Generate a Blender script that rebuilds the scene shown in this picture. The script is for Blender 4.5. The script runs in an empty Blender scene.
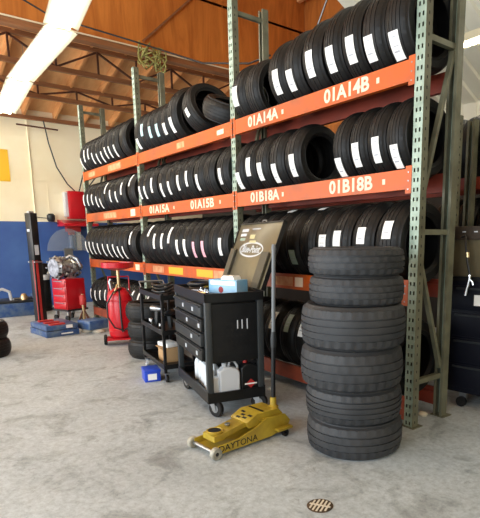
import bpy, bmesh, math, random
from mathutils import Vector, Matrix

random.seed(7)
S = bpy.context.scene
COL = S.collection
PI = math.pi

# ------------------------------------------------------------------ camera
cam_d = bpy.data.cameras.new('camera')
cam = bpy.data.objects.new('camera', cam_d)
COL.objects.link(cam)
CR = Vector((0.63494174, 0.77252012, -0.0078512))
CU = Vector((-0.13139264, 0.11799625, 0.98428292))
CF = Vector((-0.76130477, 0.62393072, -0.1764242))
m = Matrix((CR, CU, -CF)).transposed().to_4x4()
m.translation = Vector((0, 0, 1.45))
cam.matrix_world = m
cam_d.sensor_fit = 'VERTICAL'
cam_d.sensor_height = 36.0
cam_d.lens = 496.24 / 518 * 36
cam_d.shift_x = -(294.59 - 240) / 518
cam_d.shift_y = (328.9 - 259) / 518
cam_d.clip_end = 200
S.camera = cam

# ------------------------------------------------------------------ world, daylight, exposure
w = bpy.data.worlds.new('daylight')
S.world = w
w.use_nodes = True
bg = w.node_tree.nodes['Background']
bg.inputs['Color'].default_value = (0.86, 0.93, 1.0, 1)
bg.inputs['Strength'].default_value = 1.0


def area(name, loc, rot, sx, sy, power, color):
    d = bpy.data.lights.new(name, 'AREA')
    d.shape = 'RECTANGLE'
    d.size, d.size_y, d.energy, d.color = sx, sy, power, color
    o = bpy.data.objects.new(name, d)
    COL.objects.link(o)
    o.location = loc
    o.rotation_euler = rot
    return o


# daylight through the open bay doors behind and beside the camera; added roof fill
area('bay_door_daylight', (-2.5, -4.2, 2.2), (math.radians(92), 0, 0), 8.0, 3.6, 560, (0.86, 0.94, 1.0))
area('left_roof_fill', (-10.3, -4.4, 2.0), (math.radians(112), 0, 0), 4.0, 3.4, 420, (1.0, 0.97, 0.92))  # added unseen light, tilted up to brighten the lower roof deck
area('side_door_daylight', (4.2, 0.5, 2.2), (math.radians(80), 0, math.radians(90)), 6.0, 3.6, 45, (0.95, 0.97, 1.0))
S.view_settings.view_transform = 'Standard'
S.view_settings.look = 'None'
S.view_settings.gamma = 1
S.view_settings.use_curve_mapping = False
S.view_settings.exposure = 0.0


# ------------------------------------------------------------------ materials
def mat(name, color, rough=0.5, metal=0.0, noise=None, scale=8.0, bump=0.0, bscale=60.0, emit=None, estr=0.0, spec=0.5):
    """noise: second colour mixed in through a noise texture"""
    M = bpy.data.materials.new(name)
    M.use_nodes = True
    nt = M.node_tree
    b = nt.nodes['Principled BSDF']
    b.inputs['Base Color'].default_value = (*color, 1)
    b.inputs['Roughness'].default_value = rough
    b.inputs['Metallic'].default_value = metal
    b.inputs['Specular IOR Level'].default_value = spec
    if noise or bump:
        tc = nt.nodes.new('ShaderNodeTexCoord')
    if noise:
        n = nt.nodes.new('ShaderNodeTexNoise')
        n.inputs['Scale'].default_value = scale
        n.inputs['Detail'].default_value = 6
        r = nt.nodes.new('ShaderNodeValToRGB')
        r.color_ramp.elements[0].position = 0.38
        r.color_ramp.elements[1].position = 0.68
        r.color_ramp.elements[0].color = (*color, 1)
        r.color_ramp.elements[1].color = (*noise, 1)
        nt.links.new(tc.outputs['Object'], n.inputs['Vector'])
        nt.links.new(n.outputs['Fac'], r.inputs['Fac'])
        nt.links.new(r.outputs['Color'], b.inputs['Base Color'])
    if bump:
        n2 = nt.nodes.new('ShaderNodeTexNoise')
        n2.inputs['Scale'].default_value = bscale
        bp = nt.nodes.new('ShaderNodeBump')
        bp.inputs['Strength'].default_value = bump
        bp.inputs['Distance'].default_value = 0.01
        nt.links.new(tc.outputs['Object'], n2.inputs['Vector'])
        nt.links.new(n2.outputs['Fac'], bp.inputs['Height'])
        nt.links.new(bp.outputs['Normal'], b.inputs['Normal'])
    if emit:
        b.inputs['Emission Color'].default_value = (*emit, 1)
        b.inputs['Emission Strength'].default_value = estr
    return M


def srgb(r, g, b):
    f = lambda c: (c / 255 / 12.92) if c / 255 <= 0.04045 else ((c / 255 + 0.055) / 1.055) ** 2.4
    return (f(r), f(g), f(b))


def concrete():
    M = bpy.data.materials.new('concrete')
    M.use_nodes = True
    nt = M.node_tree
    L = nt.links.new
    b = nt.nodes['Principled BSDF']
    tc = nt.nodes.new('ShaderNodeTexCoord')

    def noise(scale, detail, rough=0.6, dist=0.0):
        n = nt.nodes.new('ShaderNodeTexNoise')
        n.inputs['Scale'].default_value = scale
        n.inputs['Detail'].default_value = detail
        n.inputs['Roughness'].default_value = rough
        n.inputs['Distortion'].default_value = dist
        L(tc.outputs['Object'], n.inputs['Vector'])
        return n

    def ramp(n, p0, c0, p1, c1):
        r = nt.nodes.new('ShaderNodeValToRGB')
        r.color_ramp.elements[0].position = p0
        r.color_ramp.elements[1].position = p1
        r.color_ramp.elements[0].color = (*c0, 1)
        r.color_ramp.elements[1].color = (*c1, 1)
        L(n.outputs['Fac'], r.inputs['Fac'])
        return r

    def mix(mode, fac, a, c):
        x = nt.nodes.new('ShaderNodeMix')
        x.data_type = 'RGBA'
        x.blend_type = mode
        x.inputs['Factor'].default_value = fac
        L(a.outputs[0 if a.type != 'MIX' else 2], x.inputs[6])
        L(c.outputs[0 if c.type != 'MIX' else 2], x.inputs[7])
        return x
    base = ramp(noise(0.9, 8, 0.62, 0.4), 0.3, srgb(172, 180, 184), 0.7, srgb(198, 207, 211))
    fine = ramp(noise(20, 12, 0.85), 0.38, (0.5, 0.5, 0.5), 0.58, (1, 1, 1))
    stain = ramp(noise(2.6, 7, 0.65, 0.8), 0.36, (0.58, 0.575, 0.56), 0.48, (1, 1, 1))
    spot = ramp(noise(5.5, 10, 0.85, 1.5), 0.36, (0.5, 0.49, 0.47), 0.42, (1, 1, 1))
    c = mix('MULTIPLY', 0.75, base, fine)
    c = mix('MULTIPLY', 0.8, c, stain)
    c = mix('MULTIPLY', 0.7, c, spot)
    L(c.outputs[2], b.inputs['Base Color'])
    rr = ramp(noise(3, 6), 0.3, (0.38,) * 3, 0.7, (0.62,) * 3)
    L(rr.outputs[0], b.inputs['Roughness'])
    bp = nt.nodes.new('ShaderNodeBump')
    bp.inputs['Strength'].default_value = 0.12
    bp.inputs['Distance'].default_value = 0.01
    L(noise(40, 8, 0.7).outputs['Fac'], bp.inputs['Height'])
    L(bp.outputs['Normal'], b.inputs['Normal'])
    return M


def wood(name, c0, c1, axis='Z', scale=3.0):
    """plywood / timber: stretched noise grain"""
    M = bpy.data.materials.new(name)
    M.use_nodes = True
    nt = M.node_tree
    b = nt.nodes['Principled BSDF']
    tc = nt.nodes.new('ShaderNodeTexCoord')
    mp = nt.nodes.new('ShaderNodeMapping')
    s = {'X': (0.12, 1, 1), 'Y': (1, 0.12, 1), 'Z': (1, 1, 0.12)}[axis]
    mp.inputs['Scale'].default_value = s
    n = nt.nodes.new('ShaderNodeTexNoise')
    n.inputs['Scale'].default_value = scale * 3
    n.inputs['Detail'].default_value = 7
    n.inputs['Roughness'].default_value = 0.65
    n.inputs['Distortion'].default_value = 1.0
    r = nt.nodes.new('ShaderNodeValToRGB')
    r.color_ramp.elements[0].position = 0.3
    r.color_ramp.elements[1].position = 0.7
    r.color_ramp.elements[0].color = (*c0, 1)
    r.color_ramp.elements[1].color = (*c1, 1)
    nt.links.new(tc.outputs['Object'], mp.inputs['Vector'])
    nt.links.new(mp.outputs['Vector'], n.inputs['Vector'])
    nt.links.new(n.outputs['Fac'], r.inputs['Fac'])
    nt.links.new(r.outputs['Color'], b.inputs['Base Color'])
    b.inputs['Roughness'].default_value = 0.6
    return M


M_FLOOR = concrete()
M_PLY = wood('orange_plywood', srgb(176, 98, 34), srgb(226, 144, 62), 'Z', 1.6)
M_DECK = wood('roof_plywood', srgb(224, 164, 104), srgb(244, 196, 136), 'X', 1.6)
M_TIMBER = wood('dark_timber', srgb(122, 80, 50), srgb(170, 116, 74), 'Y', 4)
M_JOIST = wood('joist_timber', srgb(190, 128, 74), srgb(226, 164, 104), 'X', 4)
M_STEELWEB = mat('truss_steel', srgb(104, 66, 48), 0.6, 0.2, srgb(78, 48, 36), 6)
M_CREAM = mat('cream_block_paint', srgb(250, 240, 208), 0.65, 0, srgb(242, 228, 190), 1.2, 0.05, 30)
M_BLUEWALL = mat('blue_wall_paint', srgb(60, 92, 156), 0.35, 0, srgb(76, 112, 172), 1.5)
M_WHITEWALL = mat('white_steel_sheet', srgb(244, 240, 222), 0.5, 0, srgb(232, 226, 204), 1.2)
M_WALL_SHADE = mat('shaded_back_wall', srgb(48, 42, 36), 0.6, 0, srgb(38, 34, 30), 2)  # dimness behind the racks put into the wall colour
M_ORANGE = mat('orange_beam_paint', srgb(206, 88, 14), 0.45, 0, srgb(164, 80, 38), 3.2)
M_ORANGE_SHADE = mat('shaded_orange_beam_paint', srgb(176, 82, 52), 0.55, 0, srgb(136, 62, 42), 4)  # bottom beams: same orange, darkened in colour for the shade of the carts
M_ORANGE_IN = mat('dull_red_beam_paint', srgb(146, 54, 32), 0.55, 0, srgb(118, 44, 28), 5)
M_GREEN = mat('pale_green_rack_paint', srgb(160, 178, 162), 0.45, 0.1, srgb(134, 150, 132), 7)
M_GREEN_SHADE = mat('shaded_green_rack_paint', srgb(112, 112, 92), 0.45, 0.1, srgb(88, 86, 68), 7)  # same green rack paint, its shaded side tone put into the colour
M_BLACKIN = mat('dark_recess', (0.01, 0.01, 0.01), 0.8)
M_RUBBER = mat('black_tire_rubber', (0.0065, 0.0062, 0.006), 0.5, 0, (0.011, 0.0104, 0.0098), 5, 0.05, 90, spec=0.28)
M_DUSTY = mat('dusty_tire_rubber', (0.024, 0.0255, 0.028), 0.58, 0, (0.038, 0.039, 0.041), 5, 0.1, 90, spec=0.4)
M_STENCIL = mat('cream_stencil_paint', srgb(240, 214, 186), 0.7)
M_WHITE = mat('white_paper', srgb(240, 240, 236), 0.6)
M_CYAN = mat('pale_cyan_paper', srgb(186, 226, 232), 0.5)
M_PINK = mat('pink_printed_paper', srgb(236, 178, 190), 0.5)
M_BLUEP = mat('blue_paper', srgb(104, 130, 206), 0.5)
M_GREENP = mat('grey_green_paper', srgb(150, 168, 150), 0.5)
M_YLAB = mat('yellow_beam_label', srgb(240, 176, 38), 0.5)
M_REDS = mat('dark_red_print', srgb(150, 44, 50), 0.6)
M_INK = mat('grey_print', srgb(176, 178, 184), 0.7)
M_BLACK = mat('black_powder_coat', (0.005, 0.0055, 0.006), 0.4, 0.0, (0.008, 0.0085, 0.009), 12, spec=0.35)
M_DGREY = mat('dark_grey_coat', (0.02, 0.023, 0.025), 0.42, spec=0.4)
M_NAVY = mat('navy_black_coat', (0.004, 0.005, 0.011), 0.5, spec=0.3)
M_BRONZE = mat('bronze_grey_coat', srgb(120, 110, 84), 0.3, 0.3, srgb(108, 100, 80), 3)
M_PIPE = mat('grey_painted_pipe', srgb(104, 108, 110), 0.4)
M_BAND = mat('dark_brown_band', srgb(66, 56, 46), 0.5)
M_SLATE = mat('slate_post_coat', (0.03, 0.035, 0.037), 0.4)
M_STRUT = mat('dark_bronze_strut', srgb(72, 68, 56), 0.4)
M_CHROME = mat('chrome', (0.8, 0.8, 0.8), 0.15, 1.0)
M_STEEL = mat('grey_steel', (0.35, 0.36, 0.37), 0.35, 0.9)
M_ALU = mat('cast_aluminium', (0.55, 0.56, 0.57), 0.35, 0.8, (0.2, 0.2, 0.21), 14)
M_RED = mat('red_enamel', srgb(196, 22, 34), 0.3, 0, srgb(180, 18, 30), 3)
M_REDD = mat('dull_red_plastic', srgb(176, 44, 40), 0.5)
M_BLUE = mat('blue_machine_paint', srgb(36, 74, 130), 0.45, 0, srgb(92, 112, 134), 9)
M_BRIGHTBLUE = mat('bright_blue_plastic', srgb(30, 70, 190), 0.35)
M_YELLOW = mat('yellow_jack_paint', srgb(186, 160, 50), 0.32, 0.15, srgb(150, 124, 40), 6)
M_SIGNY = mat('yellow_sign_paint', srgb(244, 190, 40), 0.5)
M_WPLAS = mat('translucent_white_plastic', srgb(222, 228, 232), 0.35)
M_GPLAS = mat('pale_grey_plastic', srgb(196, 200, 204), 0.4)
M_WRUB = mat('worn_white_wheel', srgb(176, 172, 156), 0.5, 0, srgb(130, 126, 112), 20)
M_CARD = mat('cardboard', srgb(184, 148, 104), 0.8)
M_BOXBLUE = mat('light_blue_carton', srgb(120, 176, 216), 0.5, 0, srgb(170, 206, 230), 4)
M_BRASS = mat('brassy_steel', srgb(196, 172, 128), 0.35, 0.8)
M_HOSE = mat('black_hose', (0.012, 0.012, 0.012), 0.4)
M_GLASS = mat('grey_clear_panel', srgb(170, 180, 184), 0.2)
M_GLASS.node_tree.nodes['Principled BSDF'].inputs['Alpha'].default_value = 0.25
M_ROPE = mat('yellow_green_rope', srgb(160, 156, 90), 0.8)
M_TUBE = mat('lit_tube', (1, 1, 1), 0.5, emit=(1.0, 0.96, 0.86), estr=26.0)
M_LAMPW = mat('white_lamp_enamel', srgb(206, 198, 172), 0.4)
M_DRAIN = mat('brown_drain_iron', srgb(96, 78, 56), 0.6, 0.3, srgb(60, 50, 40), 20)
M_BEIGE = mat('beige_grille', srgb(206, 196, 176), 0.6)


# ------------------------------------------------------------------ mesh builder
class MB:
    def __init__(self):
        self.v, self.f, self.mi, self.mats = [], [], [], []
        self.cur = 0

    def use(self, m):
        if m not in self.mats:
            self.mats.append(m)
        self.cur = self.mats.index(m)
        return self

    def add(self, vs, fs, M=None):
        n = len(self.v)
        self.v += [tuple(M @ Vector(v)) if M else tuple(v) for v in vs]
        for f in fs:
            self.f.append([i + n for i in f])
            self.mi.append(self.cur)
        return self

    def box(self, a, b, M=None, bev=0.0):
        x0, y0, z0 = [min(p, q) for p, q in zip(a, b)]
        x1, y1, z1 = [max(p, q) for p, q in zip(a, b)]
        if bev > 0:
            bm = bmesh.new()
            bmesh.ops.create_cube(bm, size=1)
            for v in bm.verts:
                v.co = Vector(((x0 + x1) / 2 + v.co.x * (x1 - x0), (y0 + y1) / 2 + v.co.y * (y1 - y0), (z0 + z1) / 2 + v.co.z * (z1 - z0)))
            bmesh.ops.bevel(bm, geom=bm.edges[:], offset=bev, segments=2, affect='EDGES', profile=0.5)
            bm.verts.index_update()
            self.add([v.co[:] for v in bm.verts], [[v.index for v in f.verts] for f in bm.faces], M)
            bm.free()
            return self
        vs = [(x, y, z) for z in (z0, z1) for y in (y0, y1) for x in (x0, x1)]
        fs = [(0, 2, 3, 1), (4, 5, 7, 6), (0, 1, 5, 4), (2, 6, 7, 3), (0, 4, 6, 2), (1, 3, 7, 5)]
        return self.add(vs, fs, M)

    def bar(self, p, q, wx, wy, up=(0, 0, 1)):
        """square bar from p to q"""
        p, q = Vector(p), Vector(q)
        d = (q - p)
        L = d.length
        d.normalize()
        u = Vector(up)
        if abs(d.dot(u)) > 0.98:
            u = Vector((1, 0, 0))
        s = d.cross(u).normalized()
        t = s.cross(d).normalized()
        vs = []
        for e in (p, q):
            for a, b in ((-1, -1), (1, -1), (1, 1), (-1, 1)):
                vs.append(e + s * (a * wx / 2) + t * (b * wy / 2))
        return self.add(vs, [(0, 3, 2, 1), (4, 5, 6, 7), (0, 1, 5, 4), (1, 2, 6, 5), (2, 3, 7, 6), (3, 0, 4, 7)])

    def tube(self, pts, r, n=10, caps=True):
        pts = [Vector(p) for p in pts]
        rs = r if isinstance(r, (list, tuple)) else [r] * len(pts)
        vs, fs = [], []
        prev = None
        for i, p in enumerate(pts):
            if i == 0:
                d = pts[1] - p
            elif i == len(pts) - 1:
                d = p - pts[i - 1]
            else:
                d = pts[i + 1] - pts[i - 1]
            d.normalize()
            if prev is None:
                u = Vector((0, 0, 1)) if abs(d.z) < 0.9 else Vector((1, 0, 0))
                s = d.cross(u).normalized()
            else:
                s = (prev - d * prev.dot(d)).normalized()
            prev = s
            t = d.cross(s)
            for k in range(n):
                a = 2 * PI * k / n
                vs.append(p + (s * math.cos(a) + t * math.sin(a)) * rs[i])
        for i in range(len(pts) - 1):
            for k in range(n):
                a, b = i * n + k, i * n + (k + 1) % n
                fs.append((a, a + n, b + n, b))
        if caps:
            fs.append(list(range(n)))
            fs.append(list(range((len(pts) - 1) * n, len(pts) * n))[::-1])
        return self.add(vs, fs)

    def lathe(self, prof, o=(0, 0, 0), axis='Z', n=32, closed=False, M=None):
        """prof: list of (r, h)"""
        vs, fs = [], []
        for r, h in prof:
            for k in range(n):
                a = 2 * PI * k / n
                c, s = r * math.cos(a), r * math.sin(a)
                p = {'Z': (c, s, h), 'X': (h, c, s), 'Y': (s, h, c)}[axis]
                vs.append((p[0] + o[0], p[1] + o[1], p[2] + o[2]))
        m_ = len(prof)
        for i in range(m_ if closed else m_ - 1):
            j = (i + 1) % m_
            for k in range(n):
                k2 = (k + 1) % n
                fs.append((i * n + k, i * n + k2, j * n + k2, j * n + k))
        if not closed:
            if prof[0][0] > 1e-6:
                fs.append(list(range(n))[::-1])
            if prof[-1][0] > 1e-6:
                fs.append(list(range((m_ - 1) * n, m_ * n)))
        return self.add(vs, fs, M)

    def cyl(self, p, q, r, n=20):
        return self.tube([p, q], r, n)

    def prism(self, poly, a, b, plane='XZ', M=None):
        """poly in plane, extruded from a to b on the remaining axis"""
        def P(u, v, h):
            return {'XZ': (u, h, v), 'YZ': (h, u, v), 'XY': (u, v, h)}[plane]
        n = len(poly)
        vs = [P(u, v, a) for u, v in poly] + [P(u, v, b) for u, v in poly]
        fs = [list(range(n))[::-1], list(range(n, 2 * n))] + [(i, (i + 1) % n, (i + 1) % n + n, i + n) for i in range(n)]
        return self.add(vs, fs, M)

    def mesh(self, name, sharp=35):
        me = bpy.data.meshes.new(name)
        me.from_pydata([tuple(v) for v in self.v], [], self.f)
        for m_ in self.mats:
            me.materials.append(m_)
        me.polygons.foreach_set('material_index', self.mi)
        bm = bmesh.new()
        bm.from_mesh(me)
        bmesh.ops.recalc_face_normals(bm, faces=bm.faces[:])
        bm.to_mesh(me)
        bm.free()
        me.polygons.foreach_set('use_smooth', [True] * len(me.polygons))
        me.set_sharp_from_angle(angle=math.radians(sharp))
        me.update()
        return me

    def build(self, name, parent=None, loc=None, rotz=0, sharp=35):
        o = bpy.data.objects.new(name, self.mesh(name, sharp))
        COL.objects.link(o)
        if parent is not None:
            o.parent = parent
        if loc:
            o.location = loc
        o.rotation_euler = (0, 0, rotz)
        return o


def mb(m_):
    return MB().use(m_)


def tag(o, label=None, cat=None, group=None, kind=None):
    if label:
        o['label'] = label
    if cat:
        o['category'] = cat
    if group:
        o['group'] = group
    if kind:
        o['kind'] = kind
    return o


def thing(name, loc, label, cat, rotz=0, group=None, rot=None):
    o = bpy.data.objects.new(name, None)
    o.empty_display_size = 0.1
    COL.objects.link(o)
    o.location = loc
    o.rotation_euler = rot if rot else (0, 0, rotz)
    return tag(o, label, cat, group)


def text_mesh(s, size, m_, depth=0.0006, shear=0.0, sx=1.0, bold=0.0):
    c = bpy.data.curves.new('lettering', 'FONT')
    c.body = s
    c.size = size
    c.extrude = depth
    c.shear = shear
    c.align_x = 'CENTER'
    c.align_y = 'CENTER'
    c.resolution_u = 3
    c.offset = bold
    o = bpy.data.objects.new('lettering', c)
    COL.objects.link(o)
    bpy.context.view_layer.update()
    me = bpy.data.meshes.new_from_object(o.evaluated_get(bpy.context.evaluated_depsgraph_get()))
    bpy.data.objects.remove(o)
    bpy.data.curves.remove(c)
    me.materials.clear()
    me.materials.append(m_)
    for v in me.vertices:
        v.co.x *= sx
    return me


def text_part(name, s, size, m_, parent, loc, rot, shear=0.0, sx=1.0, bold=0.0):
    o = bpy.data.objects.new(name, text_mesh(s, size, m_, shear=shear, sx=sx, bold=bold))
    COL.objects.link(o)
    o.parent = parent
    o.location = loc
    o.rotation_euler = rot
    return o


# ------------------------------------------------------------------ room
ORD = ['first', 'second', 'third', 'fourth', 'fifth', 'sixth', 'seventh', 'eighth', 'ninth', 'tenth', 'eleventh', 'twelfth']
D = 3.023                     # front face of the tyre rack
CX = [-2.34, -4.732, -7.283, -9.815]   # left edge of every front post
PW = 0.08                     # post width
LV = {1: 2.694, 2: 1.953, 3: 1.127, 4: 0.222}  # top of beams per level
BH = 0.145
FD = 0.46                     # frame depth
XW = -12.5                    # far wall
YB = 7.0                      # back wall

def struct(name, b, m_=None):
    return tag(b.build(name), kind='structure')


f = mb(M_FLOOR).box((XW - 0.2, -5, -0.1), (5, YB + 0.2, 0))
struct('floor', f)
# far wall, cream block above, blue below
b = mb(M_CREAM).box((XW - 0.2, -5, 1.9), (XW, YB + 0.2, 4.36))
b.use(M_BLUEWALL).box((XW - 0.2, -5, 0), (XW, YB + 0.2, 1.9))
for z in (2.35, 2.8, 3.25, 3.7):
    b.use(M_CREAM).box((XW, -5, z), (XW + 0.008, YB, z + 0.018))
for y, z0, z1 in ((0.9, 2.35, 3.25), (2.75, 1.95, 3.7), (3.05, 1.95, 2.8), (4.4, 2.35, 3.25)):
    b.box((XW, y, z0), (XW + 0.008, y + 0.016, z1))
struct('wall_left', b)
struct('wall_right', mb(M_CREAM).box((5, -5, 0), (5.2, YB + 0.2, 6.5)))
# back wall: painted shade at the bottom, white sheet, plywood above for the older half
b = mb(M_WHITEWALL)
def corrug(b, p0, du, dv, nu, amp, nrm, pitch):
    """ribbed sheet: trapezoid ribs running along dv, repeated along du"""
    p0, du, dv, nrm = Vector(p0), Vector(du), Vector(dv), Vector(nrm)
    L = du.length
    u = du / L
    prof = []
    k = 0.0
    while k < L:
        prof += [(k, 0), (min(L, k + pitch * 0.62), 0), (min(L, k + pitch * 0.7), amp), (min(L, k + pitch * 0.92), amp)]
        k += pitch
    prof.append((L, 0))
    vs, fs = [], []
    for t, a in prof:
        vs += [p0 + u * t + nrm * a, p0 + u * t + nrm * a + dv]
    for i in range(len(prof) - 1):
        fs.append((2 * i, 2 * i + 2, 2 * i + 3, 2 * i + 1))
    b.add(vs, fs)
corrug(b, (XW, YB, 2.75), (16.6, 0, 0), (0, 0, 0.7), 0, 0.03, (0, -1, 0), 0.25)
b.box((XW - .2, YB + 0.01, 2.75), (5, YB + 0.2, 3.45))
b.use(M_WALL_SHADE).box((XW - .2, YB - 0.03, 0), (5, YB + 0.2, 2.75))
b.use(M_PLY).box((XW - .2, YB + 0.01, 3.45), (-5.0, YB + 0.2, 6.4))
struct('wall_back', b)
# sloping white corrugated roof, lower part behind the racks
RS = 0.47
b = mb(M_WHITEWALL)
corrug(b, (-5.0, YB, 3.43), (10.0, 0, 0), (0, -4.2, 4.2 * RS), 0, 0.03, (0, -0.42, -0.9), 0.25)
b.box((-5.0, YB - 4.2, 3.43 + 4.2 * RS + 0.03), (5, YB - 4.25, 6.5))
struct('ceiling_back', b)
b = mb(M_PLY).box((-5.08, YB - 4.2, 4.6), (-5.0, YB, 6.4)).box((-5.08, 5.6, 3.45), (-5.0, YB, 4.6))
struct('wall_partition', b)
# main roof
b = mb(M_DECK).box((-8.3, -5, 6.3), (5, 7.2, 6.4))
struct('ceiling', b)
# plywood wall hanging above the opening
b = mb(M_PLY).box((-8.2, -5, 4.46), (-8.16, YB, 6.3))
for y in (-2.2, 0.22, 2.66, 5.1):
    b.box((-8.162, y, 4.46), (-8.156, y + 0.01, 6.3))
struct('wall_plywood', b)
b = mb(M_TIMBER).box((-8.28, -5, 4.38), (-8.13, YB, 4.47))
b.use(M_CREAM).box((-8.125, -5, 4.455), (-8.112, YB, 4.475))
struct('trim_1', b)
# a dark diagonal conduit on the plywood and timber posts at its back
b = mb(M_TIMBER).bar((-8.13, 3.6, 4.58), (-8.13, 4.9, 5.83), 0.035, 0.03)
struct('trim_2', b)

# lower timber roof beyond the plywood: sloping deck with joists and trusses
def deck_z(x):
    return 4.28 + (x - XW) * (5.45 - 4.28) / (-8.2 - XW)
b = mb(M_DECK)
n = 12
vs = [(XW, -5, deck_z(XW)), (-8.16, -5, deck_z(-8.16)), (-8.16, YB, deck_z(-8.16)), (XW, YB, deck_z(XW))]
vs += [(x, y, z + 0.04) for x, y, z in vs]
b.add(vs, [(0, 1, 2, 3), (7, 6, 5, 4), (0, 4, 5, 1), (1, 5, 6, 2), (2, 6, 7, 3), (3, 7, 4, 0)])
struct('ceiling_lower', b)
y = -0.4
jn = 0
while y < YB - 0.1:
    b = mb(M_JOIST).bar((XW, y, deck_z(XW) - 0.09), (-8.22, y, deck_z(-8.22) - 0.09), 0.045, 0.17)
    tag(b.build('roof_joist'), 'brown timber joist under the lower plywood roof, %s counting from the camera side' % ORD[jn], 'joist', 'joists of the lower timber roof')
    y += 0.62
    jn += 1
TR = [(-8.34, 4.44, 'nearest the hanging plywood wall'), (-9.75, 4.38, 'second from the hanging plywood wall'),
      (-11.1, 4.22, 'second from the cream wall'), (-12.42, 4.08, 'against the cream wall')]
for x, zb, where in TR:
    t = thing('roof_truss', (x, 3, zb), 'brown roof truss with crossed webs, ' + where, 'roof truss', group='roof trusses')
    zt = deck_z(x) - 0.22 - zb
    mb(M_TIMBER).box((-0.035, -4, -0.02), (0.035, 4, 0.06)).build('bottom_chord', t)
    if zt > 0.12:
        mb(M_TIMBER).box((-0.035, -4, zt), (0.035, 4, zt + 0.07)).build('top_chord', t)
        k = -3.9
        i = 0
        while k < 3.6:
            st = 0.72
            b = mb(M_STEELWEB)
            b.bar((0, k, 0.05 if i % 2 else zt), (0, k + st, zt if i % 2 else 0.05), 0.035, 0.03)
            b.build('web_bar', t)
            mb(M_STEELWEB).bar((0.02, k, 0.05), (0.02, k, zt), 0.03, 0.035).build('web_post', t)
            k += st
            i += 1
# timbers visible high behind the right bay
for i, (x0, y0, z0, x1, y1, z1) in enumerate(((-8.1, 6.85, 5.1, -5.1, 6.85, 5.9), (-8.1, 6.8, 6.05, -5.1, 6.8, 6.05))):
    b = mb(M_TIMBER if i == 0 else M_DECK).bar((x0, y0, z0), (x1, y1, z1), 0.08, 0.16)
    struct('trim_%d' % (3 + i), b)
t = tag(mb(M_STEEL).cyl((-7.6, 6.6, 4.9), (-6.6, 6.6, 6.29), 0.02).build('roof_brace'),
        'thin pale brace rod slanting up behind the top shelf tires', 'brace')

# ------------------------------------------------------------------ pallet rack
def post_mesh(name_m, H, face_m, side_m, holes=True):
    """channel post, open at the back, punched face towards -y"""
    b = MB()
    b.use(face_m)
    pitch = 0.068
    nz = int(H / pitch)
    xs = [0, 0.017, 0.031, 0.049, 0.063, PW]
    vs, fs = [], []
    zs = []
    for k in range(nz):
        z = k * pitch
        zs += [z, z + 0.018, z + 0.046]
    zs.append(H)
    W_ = len(xs)
    for z in zs:
        for x in xs:
            vs.append((x, 0, z))
    for j in range(len(zs) - 1):
        for i in range(W_ - 1):
            if j % 3 == 1 and i in (1, 3):
                continue
            a = j * W_ + i
            fs.append((a, a + 1, a + 1 + W_, a + W_))
    b.add(vs, fs)
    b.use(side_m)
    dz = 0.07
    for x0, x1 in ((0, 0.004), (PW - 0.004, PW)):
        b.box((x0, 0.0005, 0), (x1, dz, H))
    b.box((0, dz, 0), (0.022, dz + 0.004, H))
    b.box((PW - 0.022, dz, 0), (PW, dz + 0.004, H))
    # punch marks on the side flange
    b.use(M_BLACKIN)
    for k in range(nz):
        b.box((PW - 0.0005, 0.03, k * pitch + 0.028), (PW + 0.0006, 0.040, k * pitch + 0.048))
    return b.mesh(name_m)


FH = 3.86
POST = post_mesh('front_post', FH, M_GREEN, M_GREEN_SHADE)


def upright_frame(x, y, label, H=FH, group='green rack uprights', depth=FD):
    t = thing('rack_upright', (x, y, 0), label, 'rack upright', group=group)
    pm = POST if H == FH else post_mesh('front_post', H, M_GREEN, M_GREEN_SHADE)
    o = bpy.data.objects.new('front_post', pm)
    COL.objects.link(o)
    o.parent = t
    o = bpy.data.objects.new('rear_post', pm)
    COL.objects.link(o)
    o.parent = t
    o.location = (PW, depth, 0)
    o.rotation_euler = (0, 0, PI)
    y0, y1 = 0.074, depth - 0.074
    zs = [z for z in (0.35, 1.5, 2.83, 3.75) if z < H - 0.05]
    for z in zs:
        mb(M_GREEN_SHADE).box((0.02, y0, z - 0.02), (0.06, y1, z + 0.02)).build('horizontal_brace', t)
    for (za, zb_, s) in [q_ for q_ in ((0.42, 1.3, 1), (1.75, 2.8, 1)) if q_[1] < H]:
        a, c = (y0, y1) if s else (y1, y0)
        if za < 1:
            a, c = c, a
        mb(M_GREEN_SHADE).bar((0.04, a, za), (0.04, c, zb_), 0.035, 0.03).build('diagonal_brace', t)
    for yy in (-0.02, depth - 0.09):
        mb(M_GREEN_SHADE).box((-0.02, yy, 0), (0.11, yy + 0.12, 0.006)).build('base_plate', t)
    return t


FN = ['green perforated rack upright at the near end beside the tire stack',
      'green rack upright, second from the near end, behind the open cart lid',
      'green rack upright, third from the near end, behind the small black cart',
      'green rack upright at the far end by the red cabinet']
for x, l in zip(CX, FN):
    upright_frame(x, D, l)

BAYN = ['nearest bay', 'middle bay', 'farthest bay']
LVN = {1: 'top', 2: 'second', 3: 'third', 4: 'bottom'}
PX_PLATE = 0.0


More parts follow.
